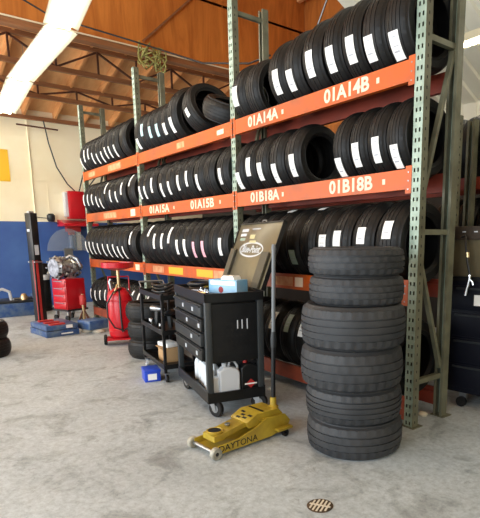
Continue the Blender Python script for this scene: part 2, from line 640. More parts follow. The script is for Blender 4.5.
def beam(bay, lv, front=True):
    x1, x0 = CX[bay], CX[bay + 1] + PW
    zt = LV[lv]
    name = 'shelf_beam'
    side = 'front' if front else 'rear'
    lab = 'orange %s beam carrying the %s shelf of the %s' % (side, LVN[lv], BAYN[bay])
    t = thing(name, (x0, D if front else D + FD, zt - BH), lab, 'shelf beam', group='orange rack beams')
    L = x1 - x0
    s = 1 if front else -1
    ma = (M_ORANGE if lv < 4 else M_ORANGE_SHADE) if front else M_ORANGE_IN
    b = mb(ma)
    # step profile
    poly = [(0, 0), (0.045 * s, 0), (0.045 * s, BH - 0.04), (0.03 * s, BH - 0.04), (0.03 * s, BH), (0, BH)]
    b.prism(poly, 0.002, L - 0.002, 'YZ')
    b.build('beam_body', t)
    # end connector plates lapping the posts
    for xe in (-0.05, L - (0.004 if bay else 0.052)):
        c = mb(ma).box((xe, -0.004 * s, -0.03), (xe + 0.054, -0.0005 * s, BH + 0.02))
        c.use(M_STEEL)
        for zz in (0.0, 0.06, 0.12):
            c.cyl((xe + 0.026, -0.004 * s, zz), (xe + 0.026, -0.006 * s, zz), 0.006, 8)
        c.build('end_plate', t)
    return t, L


BE = {}
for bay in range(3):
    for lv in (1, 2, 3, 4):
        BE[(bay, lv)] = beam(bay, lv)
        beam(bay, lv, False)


def beam_text(bay, lv, s, xw, size, sx=1.0, zoff=0.0):
    t, L = BE[(bay, lv)]
    text_part('stencil_number', s, size, M_STENCIL, t, (xw - t.location.x, -0.001, BH / 2 + zoff), (PI / 2, 0, 0), sx=sx, bold=size * 0.03)


def beam_patch(bay, lv, xw, wd, ht, m_, name='beam_label', zoff=0.0):
    t, L = BE[(bay, lv)]
    x = xw - t.location.x
    mb(m_).box((x - wd / 2, -0.0016, BH / 2 - ht / 2 + zoff), (x + wd / 2, -0.0001, BH / 2 + ht / 2 + zoff)).build(name, t)


# ------------------------------------------------------------------ tyres
def tire_mesh(name, R, W, ri, m_, pat=0, N=96):
    """tyre around the X axis, ribbed tread with shoulder blocks"""
    h = W / 2
    tw = h * (0.79 if N < 120 else 0.84)
    gd = 0.0038 if N < 120 else 0.009
    rings = []       # (r, x, kind) kind 1 = lateral block ring

    def crown(x):
        return R - (0.019 if N < 120 else 0.012) * (abs(x) / tw) ** 2.3
    gs = [-0.56, -0.19, 0.19, 0.56] if pat != 1 else [-0.5, 0.0, 0.5]
    gw = (0.0048 if pat != 2 else 0.0035) if N < 120 else 0.0055
    xs = [(-tw, 0)]
    pts = []
    pts.append((crown(tw) - 0.004, -tw, 0))
    last = -tw
    for g in gs:
        gx = g * tw
        xa, xb = gx - gw, gx + gw
        pts.append((crown(last if last != -tw else -tw * 0.97), last + 0.003 if last != -tw else -tw * 0.97, 1 if last == -tw else 2))
        pts.append((crown(xa), xa, 1 if last == -tw else 2))
        pts.append((crown(gx) - gd, xa + 0.0007, 0))
        pts.append((crown(gx) - gd, xb - 0.0007, 0))
        pts.append((crown(xb), xb, 2))
        last = xb
    pts.append((crown(tw), tw * 0.97, 1))
    pts.append((crown(tw) - 0.004, tw, 0))
    sh = R - ri
    side = [(R - 0.034, tw + (h - tw) * 0.5, 0), (R - sh * 0.30, h * 0.985, 0), (R - sh * 0.34, h * 0.985 + 0.002, 0), (R - sh * 0.36, h * 0.99, 0),
            (R - sh * 0.55, h, 0), (R - sh * 0.76, h * 0.965, 0), (R - sh * 0.78, h * 0.965 + 0.003, 0), (R - sh * 0.82, h * 0.95, 0),
            (ri + 0.012, h * 0.86, 0), (ri, h * 0.82, 0), (ri, h * 0.72, 0), (ri + 0.018, h * 0.72, 0), (R - sh * 0.5, h * 0.9, 0), (R - 0.022, h * 0.78, 0)]
    pts += side
    pts += [(r, -x, k) for r, x, k in side[::-1]]
    vs, fs = [], []
    n = N
    for r, x, k in pts:
        for i in range(n):
            a = 2 * PI * i / n
            rr = r
            if k == 1 and i % 4 < (2 if N >= 120 else 1):
                rr = r - (0.006 if N >= 120 else 0.0025)
            if k == 2 and pat == 1 and (i + (2 if x > 0 else 0)) % 4 == 0:
                rr = r - (0.004 if N >= 120 else 0.0015)
            vs.append((x, rr * math.cos(a), rr * math.sin(a)))
    m2 = len(pts)
    for i in range(m2):
        j = (i + 1) % m2
        for k in range(n):
            k2 = (k + 1) % n
            fs.append((i * n + k, i * n + k2, j * n + k2, j * n + k))
    b = mb(m_)
    b.add(vs, fs)
    return b.mesh(name, 30)


TW = 0.235
TIRES = [tire_mesh('tire', 0.33, TW, 0.205, M_RUBBER, 0), tire_mesh('tire', 0.33, TW, 0.205, M_RUBBER, 1),
         tire_mesh('tire', 0.33, TW, 0.215, M_RUBBER, 2)]


def label_part(parent, R, ang, span, wd, x0, m_, name='tread_sticker'):
    """paper strip wrapped on the tread; ang above the horizontal on the -y side"""
    b = mb(m_)
    vs, fs = [], []
    n = 8
    for i in range(n + 1):
        a = ang - span / 2 + span * i / n
        for x in (x0 - wd / 2, x0 + wd / 2):
            rr = R + 0.0012
            vs.append((x, -rr * math.cos(a), rr * math.sin(a)))
    for i in range(n):
        fs.append((2 * i, 2 * i + 1, 2 * i + 3, 2 * i + 2))
    b.add(vs, fs)
    o = b.build(name, parent)
    return o


def printed(parent, R, ang, span, wd, x0):
    """small printed block lines on a large sticker"""
    for f0, f1, u0, u1 in ((0.5, 0.53, -0.34, 0.3), (0.3, 0.36, -0.34, 0.2), (0.8, 0.84, -0.2, 0.25)):
        b = mb(M_INK)
        vs = []
        for i in range(3):
            a = ang - span / 2 + span * (f0 + (f1 - f0) * i / 2)
            for u in (u0, u1):
                rr = R + 0.0018
                vs.append((x0 + u * wd, -rr * math.cos(a), rr * math.sin(a)))
        b.add(vs, [(0, 1, 3, 2), (2, 3, 5, 4)])
        b.build('printed_line', parent)


def place_tire(x, y, z, R, W, label, group, mi=0, yaw=0.0, lean=0.0, spin=None, data=None):
    o = bpy.data.objects.new('tire', data or TIRES[mi])
    COL.objects.link(o)
    o.location = (x, y, z)
    o.scale = (W / TW, R / 0.33, R / 0.33)
    o.rotation_euler = (0, lean, yaw)
    tag(o, label, 'tire', group)
    return o


def zc(lv, R):
    return LV[lv] + math.sqrt(R * R - 0.181 ** 2) + 0.002


# each shelf: list of (x, radius, width, sticker height z or None, colour key, yaw, lean)
C = {'w': (M_WHITE, 'white sticker'), 'c': (M_CYAN, 'pale cyan sticker'), 'p': (M_PINK, 'pink sticker'), 'b': (M_BLUEP, 'blue sticker'),
     'g': (M_GREENP, 'grey-green sticker'), None: (None, 'no sticker in view')}


def shelf(bay, lv, xs, rad, stick, wmax=0.24, size=(0.30, 0.034), yaws=None, leans=None):
    """xs in world x, sorted from far (left) to near (right)"""
    n = len(xs)
    for i, x in enumerate(xs):
        gl = (x - xs[i - 1]) if i else 9
        gr = (xs[i + 1] - x) if i < n - 1 else 9
        W = min(wmax, min(gl, gr) * 0.965)
        x = max(CX[bay + 1] + PW + W / 2 + 0.004, min(CX[bay] - W / 2 - 0.004, x))
        R = rad[i] if isinstance(rad, (list, tuple)) else rad
        s = stick[i]
        z, ck = (None, None) if s is None else (s if isinstance(s, tuple) else (s, 'w'))
        lab = 'black tire, %s, %s shelf, %s, %s from the left' % (C[ck][1], LVN[lv], BAYN[bay], ORD[i])
        yaw = yaws[i] if yaws else random.uniform(-0.02, 0.02)
        lean = leans[i] if leans else 0
        zz = zc(lv, R)
        o = place_tire(x, D + FD / 2, zz, R, W, lab, '%s shelf tires of the %s' % (LVN[lv], BAYN[bay]), random.choice((0, 1, 2)), yaw, lean)
        if z is not None:
            a = math.asin(max(-0.95, min(0.999, (z - zz) / R)))
            sp, wd = size
            if lv == 3 and bay == 0 and a > 1:
                sp = 0.22
            sp *= random.uniform(0.88, 1.08)
            x0 = random.uniform(-0.12, 0.12) * TW
            label_part(o, 0.33, a, sp, wd / (W / TW), x0, C[ck][0])
            if wd > 0.05:
                printed(o, 0.33, a, sp, wd / (W / TW), x0)


def lin(a, b, n):
    return [a + (b - a) * i / (n - 1) for i in range(n)]


# bottom shelf
shelf(2, 4, lin(-9.6, -7.42, 10), 0.315, [0.49, 0.47, 0.5, 0.52, None, 0.5, 0.6, 0.62, 0.6, 0.6], size=(0.62, 0.05))
shelf(1, 4, lin(-7.04, -4.86, 10), 0.32, [0.62, 0.6, None, 0.55, 0.5, 0.5, 0.6, 0.5, 0.55, None], size=(0.62, 0.05))
shelf(0, 4, [-4.5, -4.25, -3.99, -3.74, -3.5, -3.26, -3.02, -2.77, -2.52], 0.33, [None, 0.6, 0.66, (0.66, 'g'), 0.64, None, 0.6, 0.6, None], size=(0.55, 0.07))
# third shelf
shelf(2, 3, [-9.62, -9.4, -9.18, -8.95, -8.71, -8.48, -8.25, -8.03, -7.8, -7.5], 0.335, [1.35, 1.33, 1.33, 1.32, 1.30, 1.29, 1.29, 1.27, 1.27, 1.5],
      size=(0.66, 0.05))
shelf(1, 3, [-7.06, -6.84, -6.6, -6.38, -6.16, -5.94, -5.71, -5.49, -5.28, -5.07, -4.86], 0.335,
      [None, 1.6, 1.45, 1.45, 1.53, 1.37, 1.36, (1.34, 'p'), (1.35, 'p'), None, 1.38], size=(0.62, 0.062))
shelf(0, 3, [-4.5, -4.27, -4.05, -3.84, -3.63, -3.42, -3.2, -2.98, -2.74, -2.49], [.33, .335, .335, .335, .335, .335, .335, .34, .34, .34],
      [None, None, None, 1.727, (1.29, 'g'), 1.727, (1.42, 'w'), (1.46, 'w'), 1.48, 1.52], size=(0.42, 0.085))
# second shelf
shelf(2, 2, [-9.62, -9.41, -9.2, -8.98, -8.76, -8.5, -8.28, -8.05, -7.82, -7.46], 0.305, [2.19, 2.18, 2.17, 2.12, 2.08, 2.32, 2.17, 2.14, (2.25, 'w'), 2.35],
      size=(0.62, 0.05))
shelf(1, 2, [-7.08, -6.88, -6.67, -6.39, -6.14, -5.89, -5.65, -5.39, -5.15, -4.86], 0.31, [2.13, 2.12, 2.2, 2.11, 2.12, 2.16, 2.19, 2.12, None, 2.14],
      size=(0.6, 0.055))
shelf(0, 2, [-4.52, -4.34, -4.12, -3.89, -3.65, -3.03, -2.84, -2.65, -2.455], [.30, .30, .305, .305, .305, .30, .30, .30, .30],
      [2.06, 2.18, 2.11, 2.07, 2.11, 2.03, 2.10, 2.11, 2.04], size=(0.62, 0.072))
# top shelf
shelf(2, 1, [-9.6, -9.39, -9.19, -8.99, -8.78, -8.56, -8.35, -8.14, -7.92, -7.62], [.31] * 6 + [.325] * 4, [2.82, 2.93, 2.94, 2.84, 2.81, 2.81, 2.84, 2.83, 2.82, None],
      size=(0.62, 0.05))
shelf(1, 1, [-7.08, -6.85, -6.63, -6.41, -6.19, -5.93], [.31, .31, .31, .31, .315, .345], [2.80, (2.95, 'c'), (2.88, 'c'), (2.87, 'c'), (2.85, 'w'), 2.85],
      size=(0.5, 0.075))
shelf(0, 1, [-4.52, -4.29, -3.86, -3.62, -3.36, -3.11, -2.9, -2.68, -2.46], [.30, .295, .32, .325, .33, .335, .335, .33, .33],
      [2.89, None, 2.86, 2.83, 2.89, 2.86, 2.87, 2.83, 2.79], size=(0.62, 0.085), yaws=[0.02, 0.05, 0.0, 0, 0, 0, 0, 0, 0])
# tilted tires at the end of the middle bay's top shelf
for x, z, R, lean, lab, st in ((-5.56, 2.99, 0.33, -0.42, 'tilted black tire leaning left on the top shelf, next to the upright row', True),
                               (-5.08, 2.89, 0.32, -1.12, 'steeply tilted black tire at the near end of the middle bay top shelf', False)):
    o = place_tire(x, D + FD / 2, z, R, 0.22, lab, None, 2, 0.0, lean)
    if st:
        label_part(o, 0.33, -0.25, 0.3, 0.06, 0.01, M_WHITE)

# stencil writing and patches on the beams
beam_text(0, 1, '01A14B', -3.02, 0.145, 1.08)
beam_text(0, 1, '01A14A', -4.16, 0.135, 1.1)
beam_text(0, 2, '01B18B', -2.96, 0.145, 1.08)
beam_text(0, 2, '01B18A', -4.15, 0.135, 1.1)
beam_text(1, 2, '01A15A', -6.62, 0.14, 1.35)
beam_text(1, 2, '01A15B', -5.42, 0.14, 1.25)
for bay, lv, x in ((0, 1, -2.68), (0, 1, -3.84), (0, 2, -2.60), (0, 2, -3.85), (1, 2, -6.16), (1, 2, -5.0)):
    beam_patch(bay, lv, x, 0.028, 0.04, M_STENCIL, 'stencil_dot')
M_PALE = mat('faded_label', srgb(222, 168, 124), 0.7, 0, srgb(206, 128, 84), 14)
beam_patch(2, 1, -8.2, 0.55, 0.09, M_PALE)
beam_patch(2, 1, -9.3, 0.35, 0.08, M_PALE)
beam_patch(1, 1, -5.9, 0.2, 0.07, M_PALE)
beam_patch(2, 2, -8.55, 0.6, 0.09, M_PALE)
beam_patch(2, 2, -7.55, 0.18, 0.1, M_STENCIL, 'pale_tag')
beam_patch(1, 1, -4.95, 0.14, 0.05, M_STENCIL, 'pale_tag')
beam_patch(2, 3, -7.5, 0.16, 0.09, M_STENCIL, 'pale_tag')
beam_patch(1, 3, -6.75, 0.36, 0.09, M_PALE)
beam_patch(1, 3, -6.2, 0.42, 0.09, M_YLAB, 'yellow_label')
beam_patch(1, 3, -5.42, 0.40, 0.09, M_YLAB, 'yellow_label')
beam_patch(1, 3, -5.05, 0.30, 0.09, M_PALE)
beam_patch(0, 3, -3.85, 0.28, 0.09, M_PALE)
beam_patch(0, 3, -3.62, 0.12, 0.09, M_STENCIL, 'pale_tag')

# ------------------------------------------------------------------ stack of used tires in front
STK = [(0.236, 0.340, 0.10, 0.012), (0.230, 0.338, 0.6, 0.004), (0.272, 0.356, 1.1, -0.010), (0.284, 0.358, 2.0, -0.004), (0.188, 0.323, 0.3, 0.012), (0.182, 0.325, 2.6, 0.008)]
SC = Vector((-2.366, 2.468))
zz = 0.0
USED = {}
NAMES6 = ['lowest of the tall used tire stack, dusty grey black tire on the concrete floor', 'second tire from the floor in the tall stack of used dusty tires',
          'third tire from the floor in the tall stack, one of its two widest', 'fourth tire from the floor in the tall stack, wide under the two small ones',
          'second tire from the top of the tall stack, small with ribbed tread', 'topmost tire of the tall stack beside the near green upright']
for i, (W, R, spin, off) in enumerate(STK):
    me = tire_mesh('used_tire', R, W, R * 0.62, M_DUSTY, 1 if i in (0, 2, 4, 5) else 0, 128)
    o = bpy.data.objects.new('used_tire', me)
    COL.objects.link(o)
    o.rotation_euler = (0, -PI / 2, spin)
    o.location = (SC.x + off * 0.7, SC.y + off, zz + W / 2)
    zz += W + 0.0015
    tag(o, NAMES6[i], 'tire', 'tall stack of used tires')
def flat_tire(x, y, z, R, W, label, group, m_=M_RUBBER):
    me = tire_mesh('used_tire', R, W, R * 0.62, m_, 0, 96)
    o = bpy.data.objects.new('used_tire', me)
    COL.objects.link(o)
    o.rotation_euler = (0, PI / 2, 0)
    o.location = (x, y, z + W / 2)
    tag(o, label, 'tire', group)
    return o


flat_tire(-7.39, 0.85, 0, 0.33, 0.228, 'dark tire on the floor at the left edge of the view, lower of two', 'pair of tires at the left edge')
flat_tire(-7.40, 0.845, 0.229, 0.325, 0.22, 'dark tire at the left edge of the view, upper of two', 'pair of tires at the left edge')
for i, (n_, dx) in enumerate((('lowest', 0), ('middle', 0.02), ('upper', -0.01))):
    o = flat_tire(-6.02 + dx, 2.585, i * 0.232, 0.325, 0.23, 'dark flat-lying tire beside the red drain tank, %s of three' % n_, 'three stacked tires beside the red drain tank')
    if i == 2:
        p = mb(M_WHITE)
        vs = []
        for k in range(5):
            a = math.radians(215 + k * 5)
            for h in (-0.055, 0.055):
                vs.append((h, 0.3265 * math.sin(a), 0.3265 * math.cos(a)))
        p.add(vs, [(2 * k, 2 * k + 1, 2 * k + 3, 2 * k + 2) for k in range(4)])
        p.build('tread_sticker', o)

# ------------------------------------------------------------------ lamps
def strip_light(loc, rot, L, label, group, tubes=(-0.08, 0.08), W=0.40, em=M_TUBE):
    t = thing('strip_light', loc, label, 'ceiling light', rot=rot, group=group)
    h = W / 2
    mb(M_LAMPW).prism([(-h, 0), (-h + 0.01, 0.0), (-0.05, 0.05), (0.05, 0.05), (h - 0.01, 0.0), (h, 0), (0.06, 0.10), (-0.06, 0.10)], -L / 2, L / 2, 'YZ').build('reflector', t)
    for yy in tubes:
        mb(em).cyl((-L / 2 + 0.03, yy, -0.004), (L / 2 - 0.03, yy, -0.004), 0.02, 12).build('lamp_tube', t)
    for s in (-1, 1):
        mb(M_LAMPW).box((s * (L / 2 - 0.012), -0.11, -0.012), (s * (L / 2), 0.11, 0.06)).build('end_cap', t)
        mb(M_STEEL).cyl((s * L * 0.35, 0, 0.1), (s * L * 0.35, 0, 0.42), 0.004, 6).build('hanger', t)
    return t


G = 'row of bright ceiling strips at upper left'
strip_light((-5.73, 1.85, 4.03), (0, 0, math.radians(172.3)), 2.4, 'nearest glowing white strip light, at the top edge above the plywood opening', G)
strip_light((-8.14, 2.02, 4.0), (0, 0, math.radians(179.6)), 2.4, 'middle glowing white strip light hanging in the upper left', G)
strip_light((-10.6, 2.13, 4.0), (0, 0, math.radians(175.5)), 2.4, 'farthest glowing white strip light, at the left edge near the yellow sign', G)
strip_light((-2.4, 5.4, 3.62), (0, 0, math.radians(180)), 2.4, 'glowing strip light under the white corrugated roof at the right edge', None, W=0.22, tubes=(0.0,))

# ------------------------------------------------------------------ second rack behind, right edge
def add_back_rack():
    upright_frame(-2.82, 4.2, 'green upright of the rear rack, close behind the near end upright', group=None, H=2.56, depth=0.34)
    for z, w_ in ((1.85, 'at middle height'), (0.2, 'near the floor')):
        b = mb(M_ORANGE_IN).box((-6.0, 4.22, z), (-2.82, 4.26, z + 0.12))
        tag(b.build('shelf_beam'), 'dull red beam of the rear rack, ' + w_, 'shelf beam', 'beams of the rear rack')
    for z, zn in ((1.93, 'upper'), (1.12, 'lower')):
        for y in (4.62, 5.12):
            b = mb(M_ORANGE_IN).box((-3.4, y, z), (-1.2, y + 0.04, z + 0.12))
            tag(b.build('shelf_beam'), 'dull red %s beam of the right edge rack, %s the large dark tires' % (zn, 'in front of' if y < 5 else 'behind'), 'shelf beam', 'beams of the rear rack')
        for i, x in enumerate((-3.16, -2.89, -2.62)):
            place_tire(x, 4.89, z + 0.12 + 0.27, 0.36, 0.25, 'large dark tire on the %s rear rack shelf at the right edge, %s from left' % (zn, ORD[i]), 'large tires on the rear rack', 0)


add_back_rack()

# ------------------------------------------------------------------ service cart with open lid
CA = math.radians(-13)
cart = thing('service_cart', (-3.46, 1.92, 0), 'black wheeled service cart with open lid, drawers and jugs on its lower shelf', 'tool cart', CA)
CL, CW, CT = 1.02, 0.50, 1.035     # length (towards -x), width (+y), top
for x in (0, -CL + 0.05):
    for y in (0, CW - 0.05):
        mb(M_SLATE).box((x - 0.05, y, 0.15), (x, y + 0.05, CT - 0.02), bev=0.004).build('corner_post', cart)
b = mb(M_BLACK).box((-CL, 0, 0.14), (0, CW, 0.16))
for a in (((-CL, -0.004, 0.13), (0, 0.012, 0.225)), ((-CL, CW - 0.012, 0.13), (0, CW + 0.004, 0.225)), ((-0.012, 0, 0.13), (0.004, CW, 0.215)), ((-CL - 0.004, 0, 0.13), (-CL + 0.012, CW, 0.215))):
    b.box(*a)
b.build('bottom_shelf', cart)
b = mb(M_BLACK).box((-CL, 0, CT - 0.05), (0, CW, CT - 0.03))
for a in (((-CL, -0.006, CT - 0.07), (0.006, 0.014, CT)), ((-CL, CW - 0.014, CT - 0.07), (0.006, CW, CT)), ((-0.014, 0, CT - 0.07), (0.006, CW, CT)), ((-CL - 0.006, 0, CT - 0.07), (-CL + 0.014, CW, CT))):
    b.box(*a)
b.build('top_tray', cart)
# drawer block facing the aisle
b = mb(M_BLACK).box((-CL + 0.055, 0.012, 0.46), (-0.055, CW - 0.03, CT - 0.075))
b.build('drawer_case', cart)
for i, (z0, z1) in enumerate(((0.84, 0.94), (0.72, 0.825), (0.60, 0.705), (0.475, 0.585))):
    pull = (0.03, 0.03, 0.055, 0.04)[i]
    dr = mb(M_BLACK if i % 2 else M_DGREY).box((-CL + 0.07, -0.012 - pull * 0.3, z0), (-0.065, 0.012, z1), bev=0.004).build('drawer', cart)
    mb(M_DGREY).box((-CL + 0.08, -0.028 - pull * 0.3, z1 - 0.02), (-0.075, -0.012 - pull * 0.3, z1 - 0.006)).build('handle', dr)
    for x in ((-0.62, -0.3), (-0.5, -0.12), (-0.34,), (-0.56, -0.2))[i]:
        mb(M_GPLAS).box((x - 0.02, -0.017 - pull * 0.3, (z0 + z1) / 2 - 0.022), (x + 0.02, -0.0115 - pull * 0.3, (z0 + z1) / 2 + 0.012)).build('name_tag', dr)
# end panel
b = mb(M_BLACK).box((-0.03, 0.05, 0.46), (-0.018, CW - 0.05, CT - 0.09))
b.use(M_BLACKIN)
for y in [0.1 + 0.04 * k for k in range(8)]:
    for z in [0.52 + 0.05 * k for k in range(8)]:
        b.box((-0.0181, y, z), (-0.0172, y + 0.012, z + 0.012))
b.build('end_panel', cart)
mb(M_BLACK).box((-CL + 0.05, CW - 0.025, 0.22), (-0.05, CW - 0.015, 0.46)).build('back_panel', cart)
for k, (y, h) in enumerate(((0.27, 0.07), (0.31, 0.075), (0.355, 0.085))):
    mb(M_GPLAS).box((-0.017, y, 0.77 - h / 2), (-0.012, y + 0.008, 0.77 + h / 2)).build('hook', cart)
# casters
for i, (x, y, a) in enumerate(((-0.06, 0.06, 0.5), (-0.06, CW - 0.06, 0.9), (-CL + 0.06, 0.06, 0.2), (-CL + 0.06, CW - 0.06, 0.1))):
    M = Matrix.Translation((x, y, 0)) @ Matrix.Rotation(a, 4, 'Z')
    c = mb(M_STEEL)
    c.box((-0.035, -0.03, 0.125), (0.035, 0.03, 0.132), M)
    for s in (-1, 1):
        c.prism([(-0.03, 0.125), (0.035, 0.125), (0.05, 0.06), (0.02, 0.06)], s * 0.026, s * 0.03, 'XZ', M)
    cb = c.build('caster', cart)
    wv = mb(M_RUBBER).lathe([(0.036, -0.02), (0.066, -0.02), (0.073, -0.012), (0.073, 0.012), (0.066, 0.02), (0.036, 0.02)], (0.03, 0, 0.0735), 'Y', 24, M=M)
    wv.use(M_STEEL).lathe([(0.0, -0.023), (0.034, -0.021), (0.034, 0.021), (0.0, 0.023)], (0.03, 0, 0.0735), 'Y', 16, M=M)
    wv.build('wheel', cb)
# lid hinged on the rack side
LA = math.radians(21)
lid = bpy.data.objects.new('lid', MB().use(M_BRONZE).box((-CL, -0.012, 0), (0, 0.012, 0.60), bev=0.004)
                           .use(M_BLACK).box((-CL - 0.006, -0.02, 0.594), (0.006, 0.016, 0.606)).box((-CL - 0.006, -0.02, 0), (-CL + 0.004, 0.016, 0.606))
                           .box((-0.004, -0.02, 0), (0.006, 0.016, 0.606)).mesh('lid'))
COL.objects.link(lid)
lid.parent = cart
lid.location = (0, CW, CT + 0.005)
lid.rotation_euler = (-LA, 0, 0)
# emblem: oval ring with script
ov, n = [], 40
for k in range(n):
    a = 2 * PI * k / n
    for s in (1.0, 0.93):
        ov.append((-0.54 + 0.29 * s * math.cos(a), -0.0128, 0.345 + 0.075 * (s if s == 1 else 0.78) * math.sin(a)))
mb(M_GPLAS).add(ov, [(2 * k, 2 * k + 1, (2 * k + 3) % (2 * n), (2 * k + 2) % (2 * n)) for k in range(n)]).build('emblem_ring', lid)
text_part('emblem_script', 'Blue-Point', 0.098, M_GPLAS, lid, (-0.55, -0.0135, 0.345), (PI / 2, 0, 0), shear=0.3, sx=1.08, bold=0.002)
mb(M_STRUT).box((-0.20, -0.04, 0.0), (-0.05, -0.025, 0.32)).build('lid_strut', lid)
mb(M_STRUT).box((-1.0, -0.04, 0.0), (-0.88, -0.025, 0.34)).build('lid_strut', lid)
M_CREAMSTK = mat('pale_worn_sticker', srgb(196, 186, 140), 0.5)
for k, (x, z, w_, h_, mm) in enumerate(((-0.92, 0.52, 0.17, 0.03, M_GPLAS), (-0.92, 0.475, 0.15, 0.028, M_GPLAS), (-0.9, 0.43, 0.13, 0.028, M_GREENP), (-0.66, 0.45, 0.12, 0.04, M_CREAMSTK), (-0.64, 0.41, 0.16, 0.022, M_CREAMSTK), (-0.66, 0.54, 0.2, 0.012, M_INK))):
    mb(mm).box((x, -0.0135, z), (x + w_, -0.0122, z + h_)).build('lid_sticker', lid)
mb(M_STEEL).tube([(-0.5, 0, 0.606), (-0.5, 0, 0.63), (-0.42, 0, 0.63), (-0.42, 0, 0.606)], 0.006, 8).build('lid_handle', lid)


def cartloc(x, y, z):
    c_, s_ = math.cos(CA), math.sin(CA)
    return (-3.46 + x * c_ - y * s_, 1.92 + x * s_ + y * c_, z)


TZ = CT - 0.03
# carton on the cart top
t = thing('glove_carton', cartloc(-0.30, 0.30, TZ), 'light blue carton with red print on top of the service cart', 'carton', CA + 0.5)
mb(M_BOXBLUE).box((-0.16, -0.07, 0), (0.16, 0.07, 0.115)).build('carton_body', t)
mb(M_REDS).lathe([(0, -0.001), (0.028, 0.0)], (-0.02, -0.071, 0.03), 'Y', 16).build('printed_mark', t)
mb(M_WHITE).box((-0.14, -0.0712, 0.07), (0.14, -0.0702, 0.105)).build('white_band', t)
t = thing('paper_pad', cartloc(-0.27, 0.31, TZ + 0.115), 'white wad of paper lying on the light blue carton', 'paper', CA + 0.5)
mb(M_WHITE).prism([(-0.07, 0), (0.08, 0), (0.075, 0.02), (0.06, 0.035), (0.01, 0.03), (-0.04, 0.036), (-0.07, 0.015)], -0.04, 0.05, 'XZ').build('folded_sheet', t)
t = tag(mb(M_YELLOW).box((-0.2, -0.05, 0), (0.2, 0.05, 0.05), bev=0.01).build('parts_tray', None, cartloc(-0.60, 0.30, TZ), CA + 0.15),
        'long yellow case lying on the service cart top', 'tool case')
b = mb(M_HOSE)
pts = []
for k in range(60):
    a = k * 0.42
    pts.append((-0.72 + 0.14 * math.cos(a) + 0.04 * math.sin(a * 0.37), 0.16 + 0.09 * math.sin(a), 0.012 + 0.001 * k + 0.012 * math.sin(a * 0.7)))
b.tube(pts, 0.011, 8)
o = b.build('air_hose', None, cartloc(0, 0, TZ), CA)
tag(o, 'coiled black air hose heaped on the far end of the service cart', 'hose')
for i, (x, y, l) in enumerate(((-0.42, 0.10, 0.2), (-0.30, 0.07, 0.16), (-0.55, 0.06, 0.18))):
    t = thing('ratchet', cartloc(x, y, TZ + 0.012), 'chrome ratchet on the service cart tray, %s from its near corner' % ('first', 'second', 'third')[(1, 0, 2)[i]], 'ratchet', CA + 0.3 * i, group='ratchets on the service cart')
    mb(M_CHROME).cyl((-l / 2, 0, 0), (l / 2, 0, 0), 0.009, 8).build('handle', t)
    mb(M_CHROME).lathe([(0.018, -0.01), (0.02, 0), (0.018, 0.014), (0.008, 0.016), (0.008, 0.03)], (l / 2, 0, 0), 'Z', 16).build('head', t)

# jugs on the lower shelf
def jug(x, y, label, m_, sx=0.11, sy=0.18, h=0.24, rot=0.0, lab_m=None, name='oil_jug', cat='jug'):
    t = thing(name, cartloc(x, y, 0.16), label, cat, CA + rot, group='jugs on the service cart shelf')
    b = MB().use(m_)
    hh = h * 0.72
    # body with sloped shoulder
    P = [(-sy / 2, 0), (sy / 2, 0), (sy / 2, hh), (sy / 2 - 0.02, hh + 0.03), (0.02, h - 0.03), (-0.01, h - 0.025), (-sy / 2 + 0.045, h - 0.025), (-sy / 2, hh + 0.02)]
    b.prism(P, -sx / 2, sx / 2, 'YZ')
    o = b.build('body', t)
    bv = o.modifiers.new('b', 'BEVEL')
    bv.width = 0.014
    bv.segments = 3
    mb(m_).tube([(0, 0.0, h - 0.035), (0, 0.012, h + 0.012), (0, 0.05, h + 0.014), (0, sy / 2 - 0.012, h - 0.03), (0, sy / 2 - 0.012, hh)], 0.011, 8).build('handle', t)
    mb(M_GPLAS if m_ is not M_BLACK else M_REDD).lathe([(0.02, 0), (0.02, 0.03), (0.016, 0.032)], (0, -sy / 2 + 0.055, h - 0.026), 'Z', 16).build('cap', t)
    if lab_m:
        mb(lab_m).box((sx / 2, -sy * 0.32, h * 0.18), (sx / 2 + 0.001, sy * 0.32, h * 0.52)).build('paper_label', t)
    return t


jug(-0.07, 0.20, 'pale grey jug with red mark on the service cart lower shelf, end side', M_GPLAS, 0.09, 0.18, 0.28)
t = jug(-0.08, 0.385, 'black oil jug with red printed label on the service cart lower shelf', M_BLACK, 0.10, 0.17, 0.29)
# red and white badge on the black jug
dm = [(0, 0.085), (0.045, 0.045), (0, 0.005), (-0.045, 0.045)]
mb(M_REDD).add([(0.0508, y, z + 0.045) for y, z in dm], [(0, 1, 2, 3)]).build('red_badge', t)
mb(M_WHITE).box((0.0505, -0.055, 0.082), (0.0514, 0.055, 0.094)).box((0.0505, -0.04, 0.03), (0.051, 0.04, 0.036)).build('white_print', t)
jug(-0.10, 0.075, 'small milky jug just behind the near corner post of the service cart', M_WPLAS, 0.10, 0.08, 0.2, PI / 2)
jug(-0.22, 0.10, 'tall white jug on the service cart aisle side, nearest the corner post', M_WPLAS, 0.10, 0.15, 0.27, -PI / 2)
jug(-0.40, 0.12, 'white jug in the middle of the service cart aisle side', M_WPLAS, 0.10, 0.15, 0.25, -PI / 2)
for i, x in enumerate((-0.58, -0.70)):
    t = thing('spray_bottle', cartloc(x, 0.12, 0.16), 'white round bottle at the far end of the cart shelf, %s' % ('nearer one', 'farther one')[i], 'bottle', CA, group='round bottles on the service cart shelf')
    mb(M_WPLAS).lathe([(0.036, 0), (0.038, 0.01), (0.038, 0.16), (0.03, 0.19), (0.014, 0.21), (0.014, 0.225)], n=20).build('body', t)
    mb(M_GPLAS).lathe([(0.018, 0.222), (0.018, 0.25), (0.012, 0.255)], n=16).build('cap', t)

